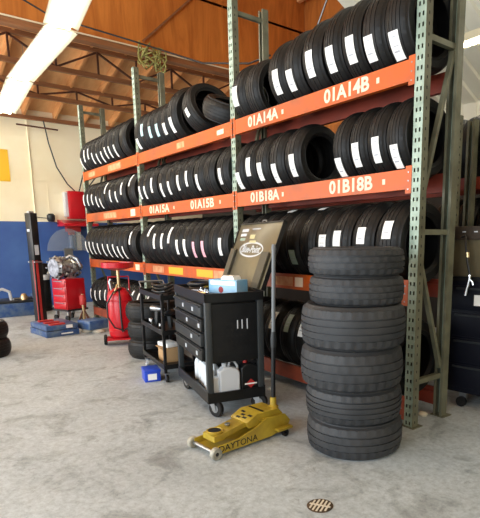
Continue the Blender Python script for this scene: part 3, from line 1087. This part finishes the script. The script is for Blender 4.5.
# ------------------------------------------------------------------ small black cart
KA = math.radians(-9)
c1 = thing('utility_cart', (-5.56, 2.245, 0), 'small open black three-shelf cart left of the service cart', 'utility cart', KA)
KL, KW, KT = 0.88, 0.34, 0.93
for x in (0, KL - 0.03):
    for y in (0, KW - 0.03):
        mb(M_BLACK).box((x, y, 0.1), (x + 0.03, y + 0.03, KT), bev=0.003).build('corner_post', c1)
for i, z in enumerate((0.14, 0.50, 0.86)):
    b = mb(M_BLACK).box((0, 0, z), (KL, KW, z + 0.012))
    for a in (((0, -0.003, z), (KL, 0.008, z + 0.05)), ((0, KW - 0.008, z), (KL, KW + 0.003, z + 0.05)), ((-0.003, 0, z), (0.008, KW, z + 0.05)), ((KL - 0.008, 0, z), (KL + 0.003, KW, z + 0.05))):
        b.box(*a)
    b.build('shelf', c1)
mb(M_STEEL).tube([(-0.01, 0.03, 0.9), (-0.12, 0.03, 0.98), (-0.12, KW - 0.03, 0.98), (-0.01, KW - 0.03, 0.9)], 0.012, 8).build('push_handle', c1)
for x in (0.02, KL - 0.02):
    for y in (0.03, KW - 0.03):
        cb = mb(M_STEEL).box((x - 0.025, y - 0.02, 0.09), (x + 0.025, y + 0.02, 0.1)).box((x - 0.02, y - 0.017, 0.03), (x + 0.01, y - 0.013, 0.09)).box((x - 0.02, y + 0.013, 0.03), (x + 0.01, y + 0.017, 0.09)).build('caster', c1)
        mb(M_GPLAS if x < 0.1 else M_RUBBER).lathe([(0.015, -0.012), (0.04, -0.012), (0.04, 0.012), (0.015, 0.012)], (x - 0.005, y, 0.04), 'Y', 20, closed=True).build('wheel', cb)


def c1loc(x, y, z):
    c_, s_ = math.cos(KA), math.sin(KA)
    return (-5.56 + x * c_ - y * s_, 2.245 + x * s_ + y * c_, z)


t = thing('carton', c1loc(0.50, 0.17, 0.152), 'brown cardboard carton on the small cart bottom shelf', 'carton', KA)
mb(M_CARD).box((-0.13, -0.09, 0), (0.13, 0.09, 0.15)).build('carton_body', t)
mb(M_CARD).box((-0.13, -0.12, 0.148), (0.13, -0.09, 0.151), Matrix.Translation((0, 0, 0))).build('flap', t)
tag(mb(M_WHITE).box((-0.13, -0.07, 0), (0.1, 0.08, 0.045), bev=0.006).build('paper_towel_pack', None, c1loc(0.48, 0.17, 0.303), KA + 0.2),
    'white paper pack lying on the brown carton', 'paper pack')
b = mb(M_HOSE)
pts = [(0.06 + 0.13 * k / 8 * 1.0 + 0.1 * math.sin(k * 0.9), 0.17 + 0.1 * math.cos(k * 1.1), 0.02 + 0.004 * k) for k in range(34)]
pts = [(0.34 + 0.18 * math.cos(k * 0.5), 0.18 + 0.11 * math.sin(k * 0.5), 0.012 + 0.0028 * k + 0.01 * math.sin(k)) for k in range(40)]
b.tube(pts, 0.012, 8)
tag(b.build('air_hose', None, c1loc(0, 0, 0.872), KA), 'black hose coiled on the small cart top shelf', 'hose')
t = thing('impact_wrench', c1loc(0.30, 0.12, 0.514), 'grey impact wrench standing on the small cart middle shelf', 'impact wrench', KA + 0.4)
mb(M_STEEL).lathe([(0.0, -0.1), (0.034, -0.1), (0.038, -0.02), (0.03, 0.05), (0.014, 0.07), (0.012, 0.11), (0, 0.11)], (0, 0, 0.19), 'X', 16).build('motor_housing', t)
mb(M_DGREY).bar((-0.03, 0, 0.0), (-0.01, 0, 0.17), 0.035, 0.045).build('grip', t)
t = thing('impact_wrench', c1loc(0.52, 0.18, 0.514), 'black impact wrench on the small cart middle shelf near its right post', 'impact wrench', KA - 0.8)
mb(M_DGREY).lathe([(0.0, -0.1), (0.034, -0.1), (0.038, -0.02), (0.03, 0.05), (0.014, 0.07), (0.012, 0.11), (0, 0.11)], (0, 0, 0.16), 'X', 16).build('motor_housing', t)
mb(M_DGREY).bar((-0.03, 0, 0.0), (-0.01, 0, 0.14), 0.035, 0.045).build('grip', t)
for i, x in enumerate((0.18, 0.24, 0.6)):
    tag(mb(M_CHROME).lathe([(0.018, 0), (0.02, 0.002), (0.02, 0.07), (0.012, 0.072), (0.012, 0.04), (0, 0.04)], n=16).build('socket', None, c1loc(x, 0.06, 0.514)),
        'chrome socket on the small cart middle shelf, %s from the left' % ORD[i], 'socket', 'sockets on the small cart')

# blue box on the floor in front
t = thing('small_box', (-4.93, 2.06, 0), 'small bright blue box on the floor by the small black cart', 'box', math.radians(-14))
mb(M_BRIGHTBLUE).box((-0.11, -0.08, 0), (0.11, 0.08, 0.12), bev=0.004).build('box_body', t)
mb(M_BRIGHTBLUE).box((-0.113, -0.083, 0.10), (0.113, 0.083, 0.125), bev=0.003).build('lid', t)
mb(M_WHITE).box((0.1105, -0.05, 0.02), (0.1125, 0.04, 0.085)).build('white_label', t)

# ------------------------------------------------------------------ yellow floor jack
JA = math.radians(4)
jk = thing('floor_jack', (-2.90, 1.56, 0), 'yellow low floor jack with upright grey handle in front of the service cart', 'floor jack', JA)
JL = 0.66
for s in (-1, 1):
    P = [(0.0, 0.035), (0.02, 0.02), (0.5, 0.02), (JL, 0.05), (JL + 0.03, 0.10), (JL - 0.02, 0.16), (0.46, 0.17), (0.36, 0.125), (0.2, 0.085), (0.0, 0.075)]
    o = mb(M_YELLOW).prism(P, s * 0.118, s * 0.130, 'YZ').build('side_plate', jk)
    b = mb(M_YELLOW)
    b.prism([(0.40, 0.165), (JL - 0.02, 0.155), (JL + 0.02, 0.11), (0.50, 0.10)], s * 0.10, s * 0.118, 'YZ')
    b.build('rear_gusset', jk)
    text_part('side_lettering', 'DAYTONA', 0.066, M_BLACK, o, (s * 0.1308, 0.20, 0.052), (PI / 2, 0, s * PI / 2), sx=1.05)
    # outrigger with rear caster
    mb(M_YELLOW).box((s * 0.13, JL - 0.13, 0.055), (s * 0.185, JL + 0.01, 0.075), bev=0.004).build('caster_bracket', jk)
    wv = mb(M_RUBBER).lathe([(0.01, -0.012), (0.028, -0.012), (0.028, 0.012), (0.01, 0.012)], (s * 0.16, JL - 0.05, 0.028), 'X', 20, closed=True)
    wv.use(M_STEEL).box((s * 0.145, JL - 0.06, 0.02), (s * 0.148, JL - 0.04, 0.06))
    wv.build('rear_wheel', jk)
    wv = mb(M_WRUB).lathe([(0.014, -0.018), (0.036, -0.02), (0.042, -0.014), (0.042, 0.014), (0.036, 0.02), (0.014, 0.018)], (s * 0.142, 0.0, 0.042), 'X', 24, closed=True)
    wv.use(M_BLACK).lathe([(0, -0.016), (0.02, -0.016), (0.02, 0.016), (0, 0.016)], (s * 0.142, 0.0, 0.042), 'X', 16)
    wv.build('front_wheel', jk)
mb(M_STEEL).cyl((-0.15, 0, 0.042), (0.15, 0, 0.042), 0.013).build('front_axle', jk)
mb(M_YELLOW).box((-0.118, 0.02, 0.022), (0.118, JL - 0.05, 0.04)).build('bottom_plate', jk)
b = mb(M_YELLOW)
b.prism([(0.04, 0.085), (0.12, 0.085), (0.16, 0.105), (0.46, 0.15), (0.48, 0.185), (0.40, 0.18), (0.16, 0.138), (0.04, 0.125)], -0.07, 0.07, 'YZ')
la = b.build('lift_arm', jk)
sa = mb(M_YELLOW).lathe([(0.045, 0.125), (0.06, 0.128), (0.062, 0.142), (0.05, 0.148), (0.046, 0.141), (0.0, 0.141)], (0, 0.09, 0), 'Z', 28)
sa.build('saddle', jk)
mb(M_RUBBER).lathe([(0.0, 0.1412), (0.044, 0.1415), (0.044, 0.146), (0, 0.146)], (0, 0.09, 0), 'Z', 28).build('saddle_pad', jk)
# sloped top cover with black markings
P = [(0.30, 0.165), (0.40, 0.21), (0.60, 0.205), (0.64, 0.16), (0.60, 0.12), (0.32, 0.12)]
tc_ = mb(M_YELLOW).prism(P, -0.10, 0.10, 'YZ').build('top_cover', jk)
b = mb(M_BLACK)
b.box((-0.085, 0.455, 0.2095), (0.085, 0.475, 0.2102))
for (x0, y0) in ((-0.06, 0.315), (0.0, 0.325), (-0.04, 0.345), (0.03, 0.355), (-0.07, 0.37)):
    za = lambda y: 0.165 + (y - 0.30) * 0.45 + 0.0012
    b.add([(x0, y0, za(y0)), (x0 + 0.045, y0, za(y0)), (x0 + 0.05, y0 + 0.016, za(y0 + 0.016)), (x0 + 0.008, y0 + 0.016, za(y0 + 0.016))], [(0, 1, 2, 3)])
b.build('black_marking', tc_)
mb(M_STEEL).lathe([(0, 0), (0.008, 0), (0.02, 0.012), (0.02, 0.02), (0, 0.02)], (0.0, 0.20, 0.146), 'Z', 12).build('bolt', jk)
hs = mb(M_YELLOW).lathe([(0.04, 0), (0.04, 0.03), (0.026, 0.04), (0.024, 0.1), (0.0, 0.1)], (0.03, 0.61, 0.175), 'Z', 20).build('handle_socket', jk)
hd = mb(M_BLACK).cyl((0.03, 0.61, 0.25), (0.032, 0.618, 0.66), 0.017, 14)
hd.use(M_DGREY).tube([(0.032, 0.618, 0.66), (0.032, 0.619, 0.72), (0.033, 0.62, 0.78)], [0.02, 0.023, 0.017], 14)
hd.use(M_PIPE).tube([(0.033, 0.62, 0.78), (0.038, 0.63, 1.38)], 0.015, 14)
hd.use(M_PIPE).tube([(0.038, 0.63, 1.38), (0.038, 0.631, 1.42)], [0.019, 0.014], 14)
hd.build('handle', jk)

# ------------------------------------------------------------------ red oil drain tank
tk = thing('oil_drain_tank', (-7.0, 2.53, 0), 'red wheeled waste oil drain tank with red funnel bowl', 'oil drain tank', math.radians(70))
b = mb(M_RED).lathe([(0.0, 0.1), (0.13, 0.1), (0.165, 0.13), (0.17, 0.16), (0.17, 0.68), (0.155, 0.74), (0.10, 0.79), (0.04, 0.81), (0, 0.81)], n=36)
b.build('tank_body', tk)
for z in (0.2, 0.62):
    mb(M_RED).lathe([(0.1705, z), (0.176, z + 0.005), (0.176, z + 0.02), (0.1705, z + 0.025)], n=36, closed=True).build('band', tk)
mb(M_BRASS).cyl((0, 0, 0.79), (0, 0, 1.07), 0.022).build('riser_pipe', tk)
mb(M_RED).lathe([(0.0, 1.05), (0.06, 1.05), (0.215, 1.09), (0.22, 1.16), (0.212, 1.16), (0.205, 1.10), (0.06, 1.062), (0.0, 1.06)], n=40).build('funnel_bowl', tk)
mb(M_RED).box((-0.2, -0.17, 0.08), (0.2, 0.1, 0.1)).build('base_frame', tk)
for s in (-1, 1):
    wv = mb(M_RUBBER).lathe([(0.02, -0.02), (0.066, -0.022), (0.075, -0.012), (0.075, 0.012), (0.066, 0.022), (0.02, 0.02)], (s * 0.225, -0.02, 0.075), 'X', 28, closed=True)
    wv.use(M_REDD).lathe([(0, -0.016), (0.04, -0.01), (0.04, 0.01), (0, 0.016)], (s * 0.225, -0.02, 0.075), 'X', 20)
    wv.build('wheel', tk)
mb(M_STEEL).cyl((-0.225, -0.02, 0.075), (0.225, -0.02, 0.075), 0.01).build('axle', tk)
mb(M_HOSE).tube([(0.03, -0.1, 0.8), (-0.08, -0.16, 0.76), (-0.17, -0.19, 0.6), (-0.17, -0.2, 0.42), (-0.09, -0.21, 0.27), (0.03, -0.21, 0.22), (0.14, -0.2, 0.3), (0.19, -0.16, 0.48), (0.18, -0.1, 0.66), (0.1, -0.06, 0.78)], 0.011, 8).build('hose', tk)
mb(M_HOSE).tube([(0.0, -0.1, 0.8), (0.0, -0.18, 0.7), (0.0, -0.185, 0.4), (0.01, -0.185, 0.2)], 0.012, 8).build('drain_hose', tk)
mb(M_STEEL).tube([(-0.1, -0.02, 0.78), (-0.12, -0.02, 0.9), (-0.1, -0.02, 0.93)], 0.02, 12).build('valve', tk)
mb(M_BRASS).tube([(-0.07, -0.13, 0.74), (-0.04, -0.15, 0.8), (-0.02, -0.12, 0.86)], 0.014, 10).build('fitting', tk)
mb(M_RED).tube([(-0.14, 0.12, 0.72), (-0.14, 0.16, 0.95), (0.14, 0.16, 0.95), (0.14, 0.12, 0.72)], 0.012, 8).build('push_handle', tk)

# ------------------------------------------------------------------ left corner machines
# blue platform with mast
t = thing('blue_platform', (-8.16, 1.79, 0), 'low blue steel machine base on the floor below the black mast', 'machine base', math.radians(6))
mb(M_BLUE).box((-0.72, 0, 0.0), (0, 0.50, 0.09), bev=0.006).build('lower_box', t)
mb(M_BLUE).box((-0.71, 0.01, 0.10), (-0.01, 0.49, 0.18), bev=0.006).build('upper_box', t)
mb(M_DGREY).box((-0.70, 0.02, 0.085), (-0.02, 0.48, 0.104)).build('gap_strip', t)
mb(M_WHITE).box((0.0, 0.30, 0.12), (0.003, 0.40, 0.17)).build('white_label', t)
mb(M_WHITE).box((0.0, 0.22, 0.03), (0.003, 0.40, 0.05)).build('white_label', t)
for x in (-0.6, -0.35, -0.12):
    mb(M_REDD).box((x, 0.08, 0.18), (x + 0.1, 0.3, 0.2)).build('red_pad', t)
t = thing('blue_jack_pad', (-8.14, 2.52, 0), 'smaller blue block with pale feet beside the low blue machine base', 'machine base', math.radians(15))
mb(M_BLUE).box((-0.3, -0.13, 0.06), (0.05, 0.2, 0.2), bev=0.008).build('block', t)
mb(M_BEIGE).lathe([(0, 0), (0.09, 0), (0.1, 0.02), (0.08, 0.055), (0, 0.06)], (0.0, 0.05, 0), 'Z', 20).build('foot', t)
mb(M_BEIGE).lathe([(0, 0), (0.09, 0), (0.1, 0.02), (0.08, 0.055), (0, 0.06)], (-0.2, -0.02, 0), 'Z', 20).build('foot', t)

t = thing('machine_mast', (-9.25, 1.97, 0), 'tall slim black mast with red strip in front of the blue wall', 'mast', math.radians(20))
mb(M_BLACK).box((-0.07, -0.07, 0), (0.07, 0.07, 1.15), bev=0.006).build('lower_column', t)
mb(M_BLACK).box((-0.085, -0.06, 1.13), (0.075, 0.06, 1.92), bev=0.008).build('upper_column', t)
mb(M_REDD).box((0.04, -0.074, 0.05), (0.055, -0.069, 1.15)).build('red_strip', t)
mb(M_REDD).box((0.07, -0.045, 0.05), (0.075, -0.005, 1.15)).build('red_strip', t)
mb(M_GPLAS).box((0.0751, -0.04, 1.24), (0.077, 0.03, 1.40)).build('paper_label', t)
mb(M_GPLAS).box((-0.05, -0.063, 1.62), (0.02, -0.06, 1.66)).build('paper_label', t)
mb(M_STEEL).box((-0.1, -0.07, 1.11), (0.09, 0.07, 1.135)).build('collar', t)
mb(M_STEEL).box((-0.05, -0.04, 1.92), (0.02, 0.04, 1.95)).build('top_cap', t)

t = thing('canister', (-11.6, 2.58, 0), 'black upright cylinder with white band between mast and aluminium transmission', 'canister', 0)
mb(M_BLACK).lathe([(0.0, 0.05), (0.13, 0.05), (0.135, 0.1), (0.135, 0.95), (0.11, 1.0), (0, 1.02)], n=28).build('body', t)
mb(M_GPLAS).lathe([(0.1355, 0.66), (0.138, 0.67), (0.138, 0.76), (0.1355, 0.77)], n=28, closed=True).build('white_band', t)
mb(M_RUBBER).lathe([(0.0, 0), (0.16, 0), (0.16, 0.05), (0, 0.05)], n=28).build('base', t)

# red tool trolley carrying an aluminium transmission
RX, RY = -9.85, 2.62
t = thing('red_trolley', (RX, RY, 0), 'red wheeled tool trolley under the aluminium transmission', 'trolley', math.radians(20))
mb(M_RED).box((-0.2, -0.2, 0.22), (0.2, 0.2, 0.78), bev=0.01).build('body', t)
for k in range(4):
    d_ = mb(M_RED).box((-0.18, -0.212, 0.24 + k * 0.132), (0.18, -0.198, 0.36 + k * 0.132), bev=0.004).build('drawer', t)
    mb(M_STEEL).box((-0.13, -0.226, 0.335 + k * 0.132), (0.13, -0.212, 0.348 + k * 0.132)).build('handle', d_)
mb(M_DGREY).box((-0.22, -0.22, 0.19), (0.22, 0.22, 0.22)).build('base_tray', t)
for x in (-0.17, 0.17):
    for y in (-0.16, 0.16):
        c = mb(M_STEEL).box((x - 0.02, y - 0.025, 0.06), (x + 0.02, y + 0.025, 0.19)).build('caster', t)
        mb(M_RUBBER).lathe([(0.0, -0.015), (0.055, -0.015), (0.055, 0.015), (0, 0.015)], (x, y - 0.03, 0.055), 'Y', 20).build('wheel', c)
t = thing('transmission', (RX, RY, 0.78), 'lumpy bare aluminium gearbox casting sitting on the red trolley', 'gearbox', math.radians(20))
bm_pts = mb(M_ALU)
bm_pts.lathe([(0.0, -0.28), (0.16, -0.28), (0.2, -0.24), (0.2, -0.18), (0.17, -0.15), (0.13, 0.05), (0.15, 0.08), (0.10, 0.2), (0.05, 0.3), (0.0, 0.3)], (0, 0, 0.205), 'Y', 24)
bm_pts.build('casting', t)
rnd = random.Random(3)
for k in range(48):
    a = rnd.uniform(0.2, 2 * PI)
    y_ = rnd.uniform(-0.27, 0.18)
    rr = 0.19 if y_ < -0.12 else 0.16
    x_, z_ = rr * math.cos(a), max(0.03, 0.205 + rr * math.sin(a))
    s = rnd.uniform(0.02, 0.05)
    p = mb(rnd.choice((M_ALU, M_STEEL, M_ALU, M_DGREY)))
    p.lathe([(0, -s * 0.6), (s * 0.8, -s * 0.6), (s, 0), (s * 0.7, s * 0.6), (s * 0.3, s * 0.9), (0, s * 0.9)], (x_, y_, z_), rnd.choice('XYZ'), 10)
    p.build('boss', t)
for k in range(10):
    a = 2 * PI * k / 10
    mb(M_STEEL).cyl((0.18 * math.cos(a), -0.30, 0.205 + 0.18 * math.sin(a)), (0.18 * math.cos(a), -0.16, 0.205 + 0.18 * math.sin(a)), 0.015, 8).build('flange_bolt', t)
mb(M_ALU).tube([(0.1, -0.1, 0.35), (0.2, -0.05, 0.42), (0.3, 0.0, 0.36), (0.33, 0.05, 0.22)], 0.03, 10).build('coolant_pipe', t)

# jack stand in front of the trolley
t = thing('transmission_jack', (-9.05, 2.62, 0), 'thin brownish stand in front of the red trolley', 'jack stand', 0)
mb(M_BRASS).tube([(0, 0, 0.06), (0, 0, 0.55)], 0.025, 12).build('post', t)
mb(M_REDD).lathe([(0.05, 0.36), (0.055, 0.38), (0.055, 0.5), (0.03, 0.54), (0, 0.54)], n=16).build('sleeve', t)
for a in (0.4, 1.97, 3.54, 5.1):
    mb(M_STEELWEB).tube([(0, 0, 0.28), (0.16 * math.cos(a), 0.16 * math.sin(a), 0.012)], 0.012, 8).build('leg', t)

# wall mounted things by the rack end
t = thing('wall_cabinet', (XW, 3.60, 1.97), 'bright red box high on the far wall beside the rack end', 'cabinet', 0)
mb(M_RED).box((0.0, -0.18, 0.0), (0.25, 0.19, 0.62), bev=0.01).build('body', t)
mb(M_GPLAS).box((0.0, -0.24, 0.05), (0.2, -0.185, 0.6)).build('pale_side', t)
mb(M_RED).box((0.24, -0.16, 0.03), (0.26, 0.17, 0.58), bev=0.004).build('door', t)
t = thing('red_canopy', (XW, 3.55, 1.8), 'flat red hood shelf under the bright red wall box', 'hood', 0)
mb(M_RED).prism([(0, 0), (0.55, 0), (0.55, 0.05), (0, 0.15)], -0.35, 0.40, 'XZ').build('hood', t)
mb(M_REDD).box((0.02, -0.2, -0.12), (0.2, 0.1, 0.0)).build('bracket', t)
t = thing('air_filter', (XW + 0.1, 3.46, 1.25), 'dark blue cylinder with red head hanging under the red hood', 'filter', 0)
mb(M_BLUE).lathe([(0, 0), (0.07, 0.01), (0.075, 0.05), (0.075, 0.33), (0.05, 0.36), (0, 0.36)], n=20).build('cylinder', t)
mb(M_REDD).box((-0.06, -0.06, 0.36), (0.06, 0.06, 0.42)).build('head', t)
mb(M_BEIGE).box((-0.03, 0.1, 0.0), (0.03, 0.2, 0.42)).build('pale_bottle', t)
t = thing('wheel_guard', (XW + 0.35, 3.1, 0.9), 'grey curved wheel guard panel behind the gearbox', 'guard', 0)
b = mb(M_GLASS)
vs, fs = [], []
for k in range(13):
    a = PI * k / 12
    for r_ in (0.0, 0.5):
        vs.append((0.0, 0.2 - r_ * math.cos(a) * 0.9, 0.35 + r_ * math.sin(a)))
        vs.append((0.01, 0.2 - r_ * math.cos(a) * 0.9, 0.35 + r_ * math.sin(a)))
for k in range(12):
    o_ = 4 * k
    fs += [(o_ + 1, o_ + 3, o_ + 7, o_ + 5), (o_, o_ + 4, o_ + 6, o_ + 2), (o_ + 2, o_ + 6, o_ + 7, o_ + 3)]
b.add(vs, fs)
b.build('panel', t)
mb(M_STEEL).box((-0.03, 0.1, -0.9), (0.04, 0.28, 0.4)).build('support_post', t)
t = thing('hose_bracket', (XW + 0.1, 3.05, 1.9), 'dark knob bracket on the far wall left of the red hood', 'bracket', 0)
mb(M_DGREY).lathe([(0.0, 0), (0.06, 0), (0.085, 0.05), (0.085, 0.14), (0.05, 0.18), (0, 0.18)], n=16).build('knob', t)
mb(M_DGREY).box((-0.1, -0.02, 0.05), (0.0, 0.02, 0.09)).build('arm', t)

# blue machine at the left edge
t = thing('wheel_service_machine', (-11.3, 2.2, 0), 'low blue machine with tools on it at the left wall', 'machine', math.radians(0))
mb(M_BLUE).box((-0.45, -1.0, 0.0), (0.3, 0.2, 0.26), bev=0.01).build('base', t)
mb(M_DGREY).box((-0.4, -0.95, 0.26), (0.25, 0.16, 0.31), bev=0.01).build('work_top', t)
mb(M_GPLAS).tube([(0.1, -0.6, 0.3), (0.1, -0.57, 0.5), (0.1, -0.46, 0.54), (0.1, -0.34, 0.48), (0.1, -0.32, 0.31)], 0.03, 10).build('white_loop', t)
mb(M_BRASS).lathe([(0, 0), (0.07, 0), (0.07, 0.06), (0.04, 0.12), (0, 0.13)], (0.15, -0.1, 0.31), 'Z', 16).build('brass_cup', t)
mb(M_STEEL).cyl((0.2, -0.3, 0.335), (0.0, 0.1, 0.335), 0.02).build('steel_bar', t)
mb(M_BLUE).box((-0.1, 0.07, 0.31), (0.1, 0.14, 0.40), bev=0.01).build('end_block', t)

# yellow sign, rod, cables, pipes on the far wall
tag(mb(M_SIGNY).box((XW, 1.7, 2.74), (XW + 0.015, 2.33, 3.40)).build('wall_sign'), 'plain yellow panel on the cream wall at the left edge', 'sign')
tag(mb(M_STEELWEB).cyl((XW + 0.25, 2.5, 3.9), (XW + 0.25, 3.32, 3.88), 0.018).build('hanging_rod'), 'short dark rod hanging level below the far roof truss', 'rod')
tag(mb(M_HOSE).tube([(XW + 0.2, 3.05, 4.05), (XW + 0.18, 3.12, 3.6), (XW + 0.16, 3.25, 3.1), (XW + 0.15, 3.45, 2.75), (XW + 0.15, 3.6, 2.6)], 0.014, 8).build('wall_cable'),
    'black cable drooping down the cream wall to the red box', 'cable')
tag(mb(M_HOSE).tube([(XW + 0.3, 3.65, 2.58), (XW + 0.3, 3.78, 3.0), (XW + 0.35, 3.95, 3.3), (XW + 0.35, 4.02, 2.9), (XW + 0.3, 3.75, 2.55)], 0.014, 8).build('hose_loop'),
    'dark hose looped above the red box beside the rack end', 'hose')
tag(mb(M_HOSE).tube([(XW + 0.05, 2.75, 2.0), (XW + 0.2, 2.95, 1.97), (XW + 0.1, 3.2, 1.85), (XW + 0.1, 3.35, 1.84)], 0.008, 6).build('air_line'),
    'thin dark air line from the mast top to the red hood', 'cable')
tag(mb(M_CREAM).tube([(XW + 0.03, 2.75, 1.95), (XW + 0.03, 2.75, 4.1)], 0.014, 8).build('conduit'), 'thin cream vertical conduit on the far wall', 'conduit')
# coil of yellow rope hanging on the second farthest upright top
b = mb(M_ROPE)
pts = []
for k in range(120):
    a = k * 0.5
    pts.append((-0.02 + 0.06 * math.sin(k * 1.3), 0.10 * math.cos(a) + 0.16 * math.sin(k * 0.17), -0.10 + 0.13 * math.sin(a * 1.13) * (1 + 0.5 * math.sin(k * 0.3))))
b.tube(pts, 0.012, 6)
tag(b.build('rope_coil', None, (-8.0, 3.68, 4.42)), 'tangled yellowish rope coil hanging under the plywood wall edge', 'rope')
tag(mb(M_HOSE).tube([(-8.05, 1.3, 4.9), (-8.0, 2.2, 4.55), (-7.5, 3.2, 4.3), (-6.2, 3.55, 3.75), (-5.2, 3.6, 3.5), (-4.72, 3.55, 3.45)], 0.012, 6).build('hanging_cable'),
    'black cable sagging from the plywood to the top shelf', 'cable')

# ------------------------------------------------------------------ tool cabinet at the right edge
t = thing('tool_cabinet', (-2.36, 3.74, 0), 'dark navy tool cabinet with raised bronze lid at the right edge', 'tool cabinet', math.radians(8))
mb(M_NAVY).box((-0.10, 0, 0.13), (0.8, 0.5, 1.12), bev=0.008).build('body', t)
for k in range(4):
    d_ = mb(M_NAVY).box((-0.05, -0.014, 0.18 + 0.225 * k), (0.77, 0.001, 0.385 + 0.225 * k), bev=0.004).build('drawer', t)
    mb(M_DGREY).box((-0.02, -0.024, 0.355 + 0.225 * k), (0.74, -0.012, 0.37 + 0.225 * k)).build('handle', d_)
    if k == 3:
        mb(M_WHITE).box((0.14, -0.0155, 0.9), (0.22, -0.0142, 0.99)).build('white_label', d_)
ld = mb(M_BRONZE).box((-0.10, 0.03, 1.135), (0.8, 0.06, 1.44), bev=0.004).build('lid', t)
mb(M_BAND).box((-0.11, 0.01, 1.44), (0.82, 0.30, 1.55), bev=0.004).build('lid_top', t)
for x in (0.0, 0.1):
    mb(M_GPLAS).box((x, 0.008, 1.50), (x + 0.03, 0.011, 1.51)).build('small_light', t)
mb(M_BLACK).box((-0.11, -0.005, 1.10), (0.81, 0.5, 1.135)).build('top_rim', t)
for x in (0.06, 0.72):
    for y in (0.06, 0.44):
        c = mb(M_STEEL).box((x - 0.03, y - 0.02, 0.06), (x + 0.03, y + 0.02, 0.13)).build('caster', t)
        mb(M_RUBBER).lathe([(0, -0.015), (0.045, -0.015), (0.045, 0.015), (0, 0.015)], (x, y - 0.035, 0.045), 'Y', 20).build('wheel', c)
t = thing('hose_gun', (-2.27, 3.66, 1.46), 'thin air hose with chrome nozzle hanging on the tool cabinet lid', 'air gun', 0)
mb(M_HOSE).tube([(-0.08, 0.06, 0.0), (-0.02, 0.03, 0.01), (0.0, 0.0, -0.06), (0.02, 0.0, -0.18), (0.05, 0.0, -0.3)], 0.009, 8).build('hose', t)
mb(M_CHROME).tube([(0.05, 0, -0.3), (0.05, 0, -0.34), (0.03, 0, -0.42), (0.02, 0, -0.47)], 0.011, 8).build('nozzle', t)
mb(M_CHROME).tube([(0.05, 0, -0.33), (0.08, 0, -0.36), (0.085, 0, -0.38)], 0.007, 8).build('trigger', t)
mb(M_BRASS).tube([(0.02, 0.0, -0.12), (0.025, 0.0, -0.16)], 0.014, 8).build('coupler', t)
# small things on the floor inside the rack's near end
t = thing('small_bottle', (-2.46, 3.3, 0.0), 'small bottle and rag behind the near upright at floor level', 'bottle', 0)
mb(M_WPLAS).lathe([(0, 0), (0.04, 0), (0.04, 0.10), (0.015, 0.14), (0.015, 0.17), (0, 0.17)], n=16).build('bottle', t)
mb(M_BEIGE).lathe([(0, 0), (0.035, 0), (0.04, 0.015), (0.025, 0.03), (0, 0.035)], (0.08, 0.03, 0), 'Z', 12).build('rag', t)

# ------------------------------------------------------------------ floor drain
t = thing('floor_drain', (-1.872, 1.706, 0.0), 'small round slotted drain cover set in the concrete floor', 'floor drain', 0.5)
mb(M_DRAIN).lathe([(0.0, 0.0005), (0.072, 0.0005), (0.074, 0.003), (0.066, 0.004), (0.0, 0.004)], n=32).build('rim', t)
for k in range(5):
    x = -0.044 + 0.022 * k
    hl = math.sqrt(0.062 ** 2 - x * x)
    mb(M_BEIGE).box((x - 0.005, -hl, 0.004), (x + 0.005, hl, 0.0065)).build('grate_bar', t)
mb(M_BEIGE).box((-0.06, -0.006, 0.0042), (0.06, 0.006, 0.0068)).build('cross_bar', t)
